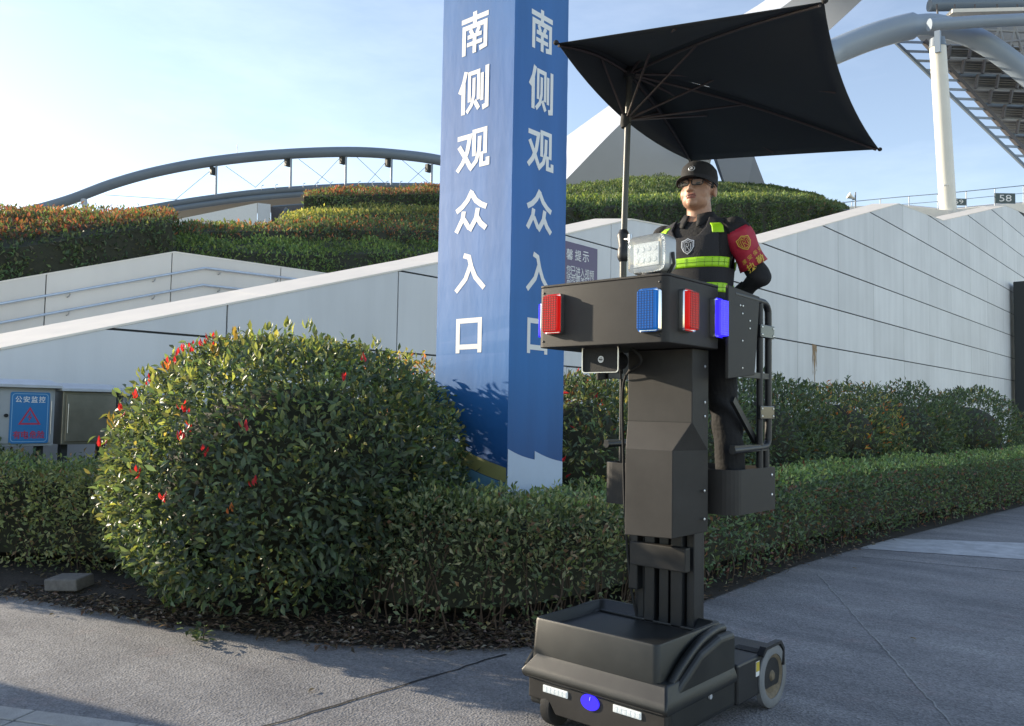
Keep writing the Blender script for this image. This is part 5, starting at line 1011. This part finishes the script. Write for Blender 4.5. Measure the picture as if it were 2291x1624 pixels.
for s in (1, -1):
    e = fx1 - .02 if s > 0 else fx0 + .02
    yf, yg = 4.185 - LY, 4.29 - LY
    ribsafe(smooth_line([(e, 3.87 - LY, 2.155), (e, yf - .02, 2.15), (e, yg - .045, 2.145), (e, yg - .008, 2.115), (e, yg, 2.06), (e, yg, 1.75), (e, yg, 1.44), (e, yg - .012, 1.39), (e, yg - .05, 1.372), (e, 4.1 - LY, 1.366), (e, 3.87 - LY, 1.36)], 4), .019)
    ribsafe([(e, yf, 2.14), (e, yf, 1.262)], .018, 'cage_post')
    obj('cage_rail', MB().box(e - .012, e + .012, 3.87 - LY, yg, 1.735, 1.765), pd, lift)
    obj('cage_rail', MB().box(e - .014, e + .014, 3.87 - LY, yg - .03, 1.352, 1.385), pd, lift)
    ribsafe([(e, yg - .03, 1.36), (e, yg - .03, 1.2)], .019, 'cage_post')
    if s > 0: obj('brace', MB().beam((e - s * .03, 3.93 - LY, 1.62), (e - s * .03, yf + .01, 1.40), .02, .035), pd, lift)
    for z in (1.99, 1.555):
        hgn = obj('hinge', MB().box(e + s * .002, e + s * .024, yf - .035, yg + .028, z - .035, z + .035), M['bolt'] if z > 5 else mat('hinge_zinc', (.06, .065, .07), .22, metal=.7), lift, bevel=.004)
        for yy in (yf - .02, yg + .012):
            for dz in (-.02, .02): obj('bolt', MB().sphere((e + s * .025, yy, z + dz), .004, .007, .007, 8, 5), M['bolt'], hgn)
    # side plate between lamp box and cage
    sp_ = MB().prism([(e, 3.79 - LY, 1.72), (e, 4.09 - LY, 1.75), (e, 4.15 - LY, 2.17), (e, 3.79 - LY, 2.19)], (s * .017, 0, 0)); spo = obj('side_plate', sp_, pa, lift, bevel=.004)
    for yy, zz in ((3.92, 2.10), (3.95, 2.10), (3.945, 2.06), (4.03, 2.03), (4.03, 1.99), (3.945, 1.92), (3.945, 1.78)): obj('bolt', MB().sphere((e + s * .0185, yy - LY, zz), .003, .006, .006, 8, 5), M['bolt'], spo)
    if s > 0: obj('front_post', MB().box(-2.16 - LX, -2.13 - LX, 3.90 - LY, 3.93 - LY, 1.12, 1.9), pd, lift)
    else: ribsafe([(e, 4.02 - LY, 2.1), (e, 4.02 - LY, 1.2)], .012, 'cage_post')
for z in (1.7, 1.32): obj('front_rail', MB().box(-2.35 - LX, -2.131 - LX, 3.90 - LY, 3.925 - LY, z, z + .035), pd, lift)

# wiring, seams and service stickers
cb1 = smooth_line([P_(-2.30, 3.5, 1.87), P_(-2.26, 3.53, 1.80), P_(-2.45, 3.66, 1.70), P_(-2.46, 3.68, 1.3), P_(-2.455, 3.7, .95), P_(-2.44, 3.74, .6), P_(-2.42, 3.8, .40)], 6)
obj('power_cable', MB().tube(cb1, .007, 8), M['rubber'], lift, smooth=60)
obj('horn_cable', MB().tube(smooth_line([P_(-2.41, 3.56, 1.80), P_(-2.44, 3.62, 1.72), P_(-2.45, 3.64, 1.86)], 5), .004, 6), M['rubber'], lift)
for x, z in ((-2.70, 1.90), (-2.70, 2.15), (-2.01, 1.90), (-2.01, 2.15)): obj('bolt', MB().sphere(P_(x, 3.289, z), .006, .003, .006, 8, 5), M['paint_d'], lift)
obj('hood_seam', MB().box(X0 + .02, X1 - .01, -.0135, -.008, .2375, .2405), M['rubber'], lift)
for z in (): obj('rail_label', MB().box(-2.36 - LX, -2.325 - LX, 3.7485 - LY, 3.7499 - LY, z - .045, z - .02), M['silver'], lift)

# ================================================================== PARASOL clamped to the lamp box
b_ = 4.1
CL, CR_, CT, CB = (Vector((-.583, .728, 0)) * b_, Vector((-.400, 1.272, 0)) * b_, Vector((-.293, .774, 0)) * b_, Vector((-.690, 1.226, 0)) * b_)
for v_, zz in ((CL, .422), (CR_, .398), (CT, .396), (CB, .424)): v_.z = EYE + zz * b_
pole0 = Vector((-2.419, 3.6, 2.19)); hub_t = Vector((-2.392, 3.6, 3.34)); slide = Vector((-2.413, 3.6, 3.085))
par = thing('parasol', 'black rectangular parasol with off-centre pole clamped to the lift', 'parasol', tuple(pole0))
rl = lambda p: Vector(p) - pole0
apex = hub_t + Vector((0, 0, .03))
def mid(a, b, inw, dz):
    m_ = (Vector(a) + Vector(b)) / 2; c = (CL + CR_) / 2; return m_ + (c - m_).normalized() * inw + Vector((0, 0, dz))
# canopy: eight gores from the apex to the hem; hem cut in shallow curves
corners = [CL, CT, CR_, CB]; mids = [mid(CL, CT, .0, .0), mid(CT, CR_, .05, .0), mid(CR_, CB, .01, .0), Vector((-2.565, 3.84, 3.175))]
hem = []
for k in range(4):
    a, b = corners[k], corners[(k + 1) % 4]; m_ = mids[k]
    for i in range(14):
        t = i / 14; q = a * (1 - t) ** 2 + (2 * m_ - (a + b) / 2) * 2 * t * (1 - t) + b * t * t; hem.append(q)
rows = []
for j in range(13):
    s = j / 12; row = []
    for h_i, q in enumerate(hem):
        p = apex + (q - apex) * s; frac = (h_i % 14) / 14; sag = -.055 * math.sin(math.pi * s) * math.sin(math.pi * frac) + .035 * math.sin(math.pi * s); p = p + Vector((0, 0, sag)); row.append(rl(p))
    rows.append(row)
can = MB()
nH = len(hem)
can.add([p for r_ in rows for p in r_], [(j * nH + i, j * nH + (i + 1) % nH, (j + 1) * nH + (i + 1) % nH, (j + 1) * nH + i) for j in range(12) for i in range(nH) if not (j in (3,) and i == 24)])
co = obj('canopy', can, M['fabric_black'], par, smooth=60); so = co.modifiers.new('solid', 'SOLIDIFY'); so.thickness = .003
obj('pole', MB().tube([rl(pole0 + Vector((0, 0, -.3))), rl((-2.421, 3.6, 2.36))], .0185, 16), M['pole_grey'], par, smooth=50)
obj('upper_pole', MB().tube([rl((-2.421, 3.6, 2.36)), rl(hub_t)], .0165, 16), M['pole_grey'], par, smooth=50)
obj('clamp', MB().tube([rl((-2.421, 3.6, z)) for z in (2.33, 2.345, 2.36, 2.40, 2.41, 2.47, 2.48, 2.50)], [.019, .028, .031, .029, .024, .034, .03, .02], 18), M['paint_d'], par, smooth=40)
obj('clamp_screw', MB().tube([rl((-2.40, 3.585, 2.445)), rl((-2.35, 3.56, 2.435))], .009, 10).tube([rl((-2.352, 3.561, 2.46)), rl((-2.35, 3.56, 2.41))], .012, 10), M['steel'], par, smooth=40)
obj('hub', MB().tube([rl(hub_t + Vector((0, 0, d_))) for d_ in (-.03, 0, .028)], [.03, .035, .015], 16), M['rubber'], par, smooth=40)
obj('slider', MB().tube([rl(slide + Vector((0, 0, d_))) for d_ in (-.04, -.02, .03)], [.024, .03, .026], 16), M['rubber'], par, smooth=40)
tips = corners + [mid(CT, CR_, .05, .0), mids[3], mids[0], mids[2]]
for k, q in enumerate(tips):
    if k == 5: continue
    q = Vector(q); rb = []
    for j in range(7):
        s = j / 6 * (.985 if k < 4 else .95); p = hub_t + (q - hub_t) * s + Vector((0, 0, .03 * math.sin(math.pi * s) - .012)); rb.append(rl(p))
    r_o = obj('rib', MB().tube(rb, .007, 6), M['rib'], par)
    f_ = .42 if k < 5 else .5
    mid_p = hub_t + (q - hub_t) * f_ + Vector((0, 0, .015)); obj('strut', MB().tube([rl(slide), rl(mid_p)], .006, 6), M['rib'], r_o)
for q in corners: obj('corner_cap', MB().sphere(rl(Vector(q) + (Vector(q) - (CL + CR_) / 2).normalized() * .008), .014, .014, .012, 10, 6), M['rubber'], par)

# ================================================================== THE GUARD
man = thing('person', 'guard in black uniform, cap, glasses, reflective vest and red armband, hands behind back', 'person', (-2.25, 4.085, FZ - .002), R(4))
TR = [(.80, 0, .0, .155, .112), (.90, 0, .0, .178, .128), (1.0, 0, .0, .172, .124), (1.1, 0, 0, .166, .122), (1.2, 0, -.004, .176, .130), (1.3, 0, -.006, .190, .134), (1.38, 0, -.002, .206, .130), (1.43, 0, .004, .200, .112), (1.465, 0, .010, .168, .092), (1.495, 0, .014, .110, .078), (1.51, 0, .016, .07, .066)]
TRa = np.array(TR)
def torso_pt(th, z, off=0.0):
    cx, cy, rx, ry = (np.interp(z, TRa[:, 0], TRa[:, k]) for k in (1, 2, 3, 4)); c, s = math.cos(th), math.sin(th); e = 2 / 2.5
    return Vector((cx + (rx + off) * math.copysign(abs(c) ** e, c), cy + (ry + off) * math.copysign(abs(s) ** e, s), z))
hp0 = Vector((0, -.006, 1.662)); HR = Euler((R(-9), 0, R(4))).to_matrix() @ Matrix.Diagonal((1.15, 1.08, 1.04))
def H_(x, y, z): return hp0 + HR @ Vector((x, y, z))
bd = MB()
zs = [.80, .85, .9, .95, 1.0, 1.05, 1.1, 1.15, 1.2, 1.25, 1.3, 1.34, 1.38, 1.41, 1.43, 1.45, 1.465, 1.48, 1.49, 1.50, 1.51]
bd.loft([[torso_pt(2 * math.pi * k / 32, z) for k in range(32)] for z in zs])
bd.tube([(0, .02, 1.45), (0, .012, 1.53), (0, .004, 1.60), (0, .0, 1.66)], [.075, .069, .065, .062], 20)
E_ = lambda x, y, z, a, b, c: bd.sphere(H_(x, y, z), a, b, c, 20, 14, HR)
E_(0, .012, .028, .079, .098, .098); E_(0, -.022, -.032, .068, .073, .090); E_(0, -.028, -.068, .063, .060, .050); E_(0, -.074, -.097, .026, .022, .021)
for s in (-1, 1):
    E_(s * .036, -.050, -.034, .032, .030, .042); E_(s * .081, .014, -.010, .010, .020, .033); E_(s * .014, -.100, -.036, .010, .011, .009)
E_(0, -.083, .026, .05, .016, .012)
bd.tube([H_(0, -.088, .018), H_(0, -.104, -.012), H_(0, -.114, -.030)], [.009, .011, .0135], 12); E_(0, -.108, -.033, .013, .014, .011)
E_(0, -.0925, -.0575, .026, .0095, .0065); E_(0, -.0905, -.0705, .022, .0105, .0075)
sh, el = {}, {}
for s in (-1, 1):
    S0, E0, W0 = Vector((s * .208, .008, 1.425)), Vector((s * .315, .105, 1.165)), Vector((s * .05, .205, 1.03))
    sh[s], el[s] = S0, E0
    bd.sphere(S0, .075, .075, .07, 16, 10); bd.tube([Vector((s * .12, .01, 1.43)), S0, S0 + (E0 - S0) * .4, E0 - (E0 - S0) * .08, E0], [.07, .074, .062, .054, .050], 18); bd.sphere(E0, .051, .051, .051, 16, 10)
    bd.tube([E0, E0 + (W0 - E0) * .35, W0 + (E0 - W0) * .12, W0], [.051, .048, .040, .034], 18)
    hd_ = (W0 - E0).normalized(); pc_ = W0 + hd_ * .05 + Vector((0, .004, -.01)); bd.sphere(pc_, .044, .018, .038, 14, 10)
    for f_i, (dz, ln_) in enumerate(((.024, .07), (.008, .078), (-.008, .074), (-.024, .058))):
        b0 = pc_ + hd_ * .03 + Vector((0, 0, dz)); bd.tube([b0, b0 + hd_ * ln_ * .5 + Vector((0, .008, 0)), b0 + hd_ * ln_ * .8 + Vector((0, -.006, -.004))], [.009, .0085, .007], 8)
    bd.tube([pc_ - hd_ * .02 + Vector((0, .005, .03)), pc_ + hd_ * .005 + Vector((0, .012, .055)), pc_ + hd_ * .03 + Vector((0, .012, .068))], [.011, .010, .008], 8)
    lg = .085 if s > 0 else 0.0                        # the left foot is set out to the side
    bd.tube([(s * .088 + lg * .15, .0, .90), (s * .092 + lg * .4, -.004, .72), (s * .095 + lg * .7, -.006, .50), (s * .098 + lg * .9, .010, .30), (s * .10 + lg, .018, .075)], [.112, .100, .080, .078, .072], 20)
    bd.tube([(s * .10 + lg, .02, .09), (s * .105 + lg, -.03, .04), (s * .112 + lg, -.10, .03)], [.05, .042, .03], 12)
tmp = bpy.data.objects.new('tmp', bd.mesh('tmp', M['cloth'])); COL.objects.link(tmp)
rm = tmp.modifiers.new('r', 'REMESH'); rm.mode = 'VOXEL'; rm.voxel_size = .005
sm = tmp.modifiers.new('s', 'SMOOTH'); sm.factor = .5; sm.iterations = 4
bpy.context.view_layer.update()
bme = bpy.data.meshes.new_from_object(tmp.evaluated_get(bpy.context.evaluated_depsgraph_get())); bpy.data.objects.remove(tmp)
bme.name = 'body'; bme.materials.clear()
for k in ('cloth', 'skin', 'hair', 'lip'): bme.materials.append(M[k])
nv = len(bme.vertices); co_ = np.empty(nv * 3, np.float32); bme.vertices.foreach_get('co', co_); co_ = co_.reshape(-1, 3)
# cloth folds on the sleeves and trousers
cn = co_.copy(); nrm = np.empty(nv * 3, np.float32); bme.vertices.foreach_get('normal', nrm); nrm = nrm.reshape(-1, 3)
cl = (co_[:, 2] < 1.45); amp_ = np.where(co_[:, 2] < .95, .006, .008) * np.sin(co_[:, 2] * np.where(co_[:, 2] < .95, 26, 60) + 14 * co_[:, 0] + 18 * co_[:, 1] + 2.5 * np.sin(co_[:, 2] * 17 + co_[:, 1] * 20)) * np.clip((np.abs(co_[:, 0]) - .0) * 6, 0, 1) * ((np.abs(co_[:, 0]) > .2) | (co_[:, 2] < .9))
co_[cl] += nrm[cl] * amp_[cl, None]; bme.vertices.foreach_set('co', co_.ravel())
npoly = len(bme.polygons); pc2 = np.empty(npoly * 3, np.float32); bme.polygons.foreach_get('center', pc2); pc2 = pc2.reshape(-1, 3)
hl = (pc2 - np.array(hp0)) @ np.array(HR.inverted()).T              # head-local coordinates
mi = np.zeros(npoly, np.int32); neckline = 1.485 + np.where(pc2[:, 1] < 0, -.02, .02)
mi[(pc2[:, 2] > neckline) & ((np.hypot(pc2[:, 0], pc2[:, 1] - .01) < .086) | (pc2[:, 2] > 1.53))] = 1
hands = (pc2[:, 1] > .15) & (np.abs(pc2[:, 0]) < .07) & (pc2[:, 2] < 1.12) & (pc2[:, 2] > .9); mi[hands] = 1
hair = (mi == 1) & (pc2[:, 2] > 1.6) & (((hl[:, 1] > .028) & (hl[:, 2] > -.055) & (np.abs(hl[:, 0]) < .082)) | ((hl[:, 2] > .05)) | ((np.abs(hl[:, 0]) > .058) & (hl[:, 1] > -.02) & (hl[:, 1] < .012) & (hl[:, 2] > .0) & (np.abs(hl[:, 0]) < .078))); mi[hair] = 2
lipm = (mi == 1) & (np.abs(hl[:, 0]) < .023) & (hl[:, 1] < -.085) & (hl[:, 2] > -.078) & (hl[:, 2] < -.053); mi[lipm] = 3
bme.polygons.foreach_set('material_index', mi); bme.polygons.foreach_set('use_smooth', [True] * npoly)
body = link('body', bme, man)
for s in (-1, 1):                                      # eyes, brows
    c = H_(s * .031, -.0885, .004)
    obj('eye', MB().sphere(c, .013, .006, .0055, 12, 8, HR), M['eye'], man, smooth=180)
    obj('eyebrow', MB().tube([H_(s * .014, -.098, .023), H_(s * .032, -.096, .028), H_(s * .05, -.083, .024)], [.003, .0036, .002], 8), M['hair'], man, smooth=180)
obj('mouth_line', MB().tube([H_(-.026, -.089, -.0655), H_(-.012, -.0995, -.0638), H_(0, -.1025, -.0635), H_(.012, -.0995, -.0638), H_(.026, -.089, -.0655)], [.001, .0016, .0018, .0016, .001], 6), M['eye'], man)
# glasses
g_ = link('glasses', None, man); g_.empty_display_size = .02
for s in (-1, 1):
    o2 = rrect(.052, .034, .011, 4); pts = [H_(s * .033 + a, -.112 + abs(s * .033 + a) * .22, .004 + b) for a, b in o2]; pts.append(pts[0]); obj('rim', MB().tube(pts, .0030, 6, cap=False), M['frame'], g_)
    obj('lens', MB().add([H_(s * .033 + a * .97, -.112 + abs(s * .033 + a) * .22, .004 + b * .97) for a, b in o2], [tuple(range(len(o2)))]), M['glass'], g_)
    obj('temple', MB().tube([H_(s * .060, -.098, .012), H_(s * .081, -.03, .010), H_(s * .085, .02, .008)], .003, 6), M['frame'], g_)
obj('bridge', MB().tube([H_(-.008, -.111, .008), H_(0, -.113, .011), H_(.008, -.111, .008)], .0018, 6), M['frame'], g_)
# cap
cap = link('cap', None, man); cap.empty_display_size = .02
rg = lambda z, rx, ry, cy, n=32: [H_(rx * math.cos(2 * math.pi * k / n), cy + ry * math.sin(2 * math.pi * k / n), z + (.012 if 1 else 0) * math.sin(2 * math.pi * k / n) * -1 * .6) for k in range(n)]
obj('crown', MB().loft([rg(.030, .0835, .1035, .008), rg(.05, .087, .107, .008), rg(.085, .0875, .107, .006), rg(.112, .083, .101, .004), rg(.130, .070, .084, .004), rg(.137, .045, .05, .004), rg(.139, .006, .007, .004)]), M['cloth'], cap, smooth=50)
obj('cap_band', MB().loft([rg(.027, .0855, .1055, .008), rg(.048, .0885, .1085, .008), rg(.048, .085, .105, .008)], cap=False), M['vest'], cap, smooth=50)
br = []
for j in range(6):
    t = j / 5; row = []
    for i in range(21):
        a = R(-90 - 68 + 136 * i / 20); k = math.cos((a + R(90)) * 1.15); e = .068 * t * max(0, k) ** .8
        row.append(H_((.084 + e * .55) * math.cos(a), .008 + (.104 + e) * math.sin(a), .036 - .018 * t * max(0, k) - .022 * (abs(math.cos(a)) ** 2) * t))
    br.append(row)
bo = obj('visor', MB().grid(br), M['cloth'], cap, smooth=60); bo.modifiers.new('s', 'SOLIDIFY').thickness = .004
cb = link('cap_badge', None, cap)
bc_ = lambda a, z, d: H_(a, -.1005 - d - .0, z)
dsk = [(.017 * math.cos(t), .014 * math.sin(t)) for t in [2 * math.pi * k / 24 for k in range(24)]]
obj('badge_ring', MB().loft([[bc_(a, .083 + b, .003) for a, b in dsk], [bc_(a * .78, .083 + b * .78, .006) for a, b in dsk]], cap=False), M['silver'], cb)
obj('badge_field', MB().loft([[bc_(a * .78, .083 + b * .78, .004) for a, b in dsk], [bc_(a * .75, .083 + b * .75, .005) for a, b in dsk]]), M['cloth'], cb)
obj('badge_mark', MB().loft([[bc_(a * .42, .083 + b * .5, .0055) for a, b in dsk], [bc_(a * .38, .083 + b * .45, .0075) for a, b in dsk]]), M['silver'], cb)
# collar
for s in (-1, 1):
    rws = []
    for j in range(4):
        t = j / 3; row = []
        for i in range(15):
            a = R(90) - s * R(4 + 160 * i / 14); f_ = i / 14; r_ = .077 + (.022 + .03 * f_ ** 2) * t
            row.append(Vector((r_ * math.cos(a) * 1.05, .010 + r_ * math.sin(a), 1.555 - .04 * f_ ** 1.5 - t * (.035 + .045 * f_ ** 2) )))
        rws.append(row)
    c_o = obj('collar', MB().grid(rws), M['cloth'], man, smooth=60); c_o.modifiers.new('s', 'SOLIDIFY').thickness = .004
# vest
def vest_grid(z0, z1, nz_, t0, t1, nt_, off, keep=None):
    mb = MB(); ok = {}
    V = [[torso_pt(t0 + (t1 - t0) * i / nt_, z0 + (z1 - z0) * j / nz_, off) for i in range(nt_ + 1)] for j in range(nz_ + 1)]
    vs = [p for r_ in V for p in r_]; fs = []
    for j in range(nz_):
        for i in range(nt_):
            c = (V[j][i] + V[j + 1][i + 1]) / 2
            if keep is None or keep(c): fs.append((j * (nt_ + 1) + i, j * (nt_ + 1) + i + 1, (j + 1) * (nt_ + 1) + i + 1, (j + 1) * (nt_ + 1) + i))
    return mb.add(vs, fs)
def vest_keep(c):
    x, y, z = abs(c.x), c.y, c.z
    neck_z = 1.375 + 8.0 * max(0, x - .055) ** 1.6 if y < 0 else 1.44
    if x < .098 and z > neck_z: return False
    if x > .168 and z > 1.20 + .9 * (.205 - x): return False
    return True
vm = vest_grid(.985, 1.487, 150, 0, 2 * math.pi, 260, .016, vest_keep)
vo = obj('vest', vm, M['vest'], man, smooth=60); sd_ = vo.modifiers.new('s', 'SOLIDIFY'); sd_.thickness = .010; sd_.offset = 0
for z0, z1 in ((1.208, 1.262), (1.075, 1.125)):
    for k, (a, b) in enumerate(((-168, -12), (12, 168))):
        so_ = obj('reflective_stripe', vest_grid(z0, z1, 4, R(a), R(b), 60, .0235), M['lime'], vo, smooth=60); so_.modifiers.new('s', 'SOLIDIFY').thickness = .002
        gm = MB()
        for q in range(0, 61, 5):
            t = R(a) + (R(b) - R(a)) * q / 60; gm.tube([torso_pt(t, z0 + .003, .0255), torso_pt(t, z1 - .003, .0255)], .0012, 4)
        gm.tube([torso_pt(R(a) + (R(b) - R(a)) * q / 60, (z0 + z1) / 2, .0255) for q in range(61)], .0012, 4)
        obj('stripe_grid', gm, mat('stripe_seam', (.16, .32, .02), .5), so_)
for s in (-1, 1):
    pt = lambda u, w: torso_pt(R(-90) + s * R(u), w, .0245)
    V = [[pt(33 + 21 * i / 8 - 4 * (j / 6), 1.392 + .058 * j / 6) for i in range(9)] for j in range(7)]
    so_ = obj('shoulder_patch', MB().grid(V), M['lime'], vo, smooth=60); so_.modifiers.new('s', 'SOLIDIFY').thickness = .002
# chest shield
SHD = [(-.036, .030), (-.018, .034), (0, .044), (.018, .034), (.036, .030), (.037, -.004), (.022, -.030), (0, -.046), (-.022, -.030), (-.037, -.004)]
def shield(nm, parent, place, m, k=1.0):
    g = link(nm, None, parent)
    ringm = MB()
    for a, b in ((1.0, .88), (.76, .70)): ringm.loft([[place(x * a * k, z * a * k, .0005) for x, z in SHD], [place(x * a * k, z * a * k, .002) for x, z in SHD], [place(x * b * k, z * b * k, .002) for x, z in SHD], [place(x * b * k, z * b * k, .0005) for x, z in SHD]], cap=False)
    obj('shield_outline', ringm, m, g)
    st = MB()
    for p in ([(-.018, -.022), (-.018, .016), (-.002, .024)], [(-.008, -.024), (-.008, .012), (.008, .012), (.008, .0), (-.006, -.002)], [(-.002, -.002), (.012, -.022)], [(.018, -.018), (.018, .014)], [(-.006, .02), (.012, .02)], [(-.004, -.03), (.006, -.03)]): st.tube([place(x * k, z * k, .0015) for x, z in p], .0017 * k, 5)
    obj('shield_mark', st, m, g); return g
def on_chest(x, z, d): 
    q = torso_pt(R(-90) + (x + .012) * 5.0, 1.325 + z, .0225 + d); return Vector((x + .012, q.y, 1.325 + z))
shield('chest_badge', vo, on_chest, M['silver'])
# armband on the left upper arm
S0, E0 = sh[1], el[1]; dA = (E0 - S0).normalized(); nA = (Vector((.75, -1.0, .1)) - dA * Vector((.75, -1.0, .1)).dot(dA)).normalized(); rA = nA.cross(-dA).normalized()
if rA.dot(Vector((1, .5, 0))) < 0: rA = -rA
rows_ = []
for j in range(9):
    t = .02 + .74 * j / 8; c = S0 + (E0 - S0) * t; r_ = .0745 + .006 * math.sin(t * 9) + .004 * t
    rows_.append([c + (nA * math.cos(a) + rA * math.sin(a)) * (r_ + .003 * math.sin(5 * a + 7 * t)) for a in [2 * math.pi * k / 36 for k in range(36)]])
ab = obj('armband', MB().loft(rows_, cap=False), M['band_red'], man, smooth=60); ab.modifiers.new('s', 'SOLIDIFY').thickness = .004
def arm_pt(u, v, d):                                   # u across (metres), v along the arm (fraction)
    c = S0 + (E0 - S0) * v; a = u / .08; return c + (nA * math.cos(a) + rA * math.sin(a)) * (.0845 + d)
lenA = (E0 - S0).length
shield('armband_badge', ab, lambda x, z, d: arm_pt(x - .018, .30 - z / lenA, d + .001), M['gold'], .92)
def arm_text(s, u, v, sz, bold):
    me = text_mesh(s, .1, M['gold'], .0, bold).copy(); wh = me['wh']; co2 = np.empty(len(me.vertices) * 3, np.float32); me.vertices.foreach_get('co', co2); co2 = co2.reshape(-1, 3); out = np.empty_like(co2)
    for i, (x, y, z) in enumerate(co2): out[i] = arm_pt(u + x * sz / wh[0], v - (y * sz / wh[1] + (u + x * sz / wh[0]) * .25) / lenA, .0015)
    me.vertices.foreach_set('co', out.ravel()); link('character', me, ab)
for k, c in enumerate('淮安保安'): arm_text(c, -.062 + k * .034, .555, .024, .0)
for k, c in enumerate('执勤'): arm_text(c, -.044 + k * .060, .705, .046, .0012)
# epaulettes
for s in (-1, 1):
    a0, a1 = Vector((s * .115, .012, 1.478)), Vector((s * .235, .012, 1.462 - .012)); ep = obj('epaulette', MB().beam(a0, a1, .05, .008), M['cloth'], man, bevel=.002)
    for t in (.62, .74): q = a0 + (a1 - a0) * t; obj('epaulette_bar', MB().beam(q + Vector((0, -.022, .005)), q + Vector((0, .022, .005)), .007, .003), M['silver'], ep)
    q = a0 + (a1 - a0) * .35; obj('epaulette_star', MB().sphere(q + Vector((0, 0, .005)), .011, .011, .003, 10, 6), M['silver'], ep)
for s in (-1, 1):
    c = Vector((s * .108 + (.085 if s > 0 else 0), -.035, 0)); sol = rrect(.092, .27, .04, 5)
    obj('shoe', MB().loft([[(c.x + a, c.y + b, .002) for a, b in sol], [(c.x + a, c.y + b, .03) for a, b in sol], [(c.x + a * .92, c.y + b * .94, .055) for a, b in sol], [(c.x + a * .7, c.y + .03 + b * .7, .085) for a, b in sol], [(c.x + a * .62, c.y + .06 + b * .42, .10) for a, b in sol]]), M['shoe'], man, smooth=50)
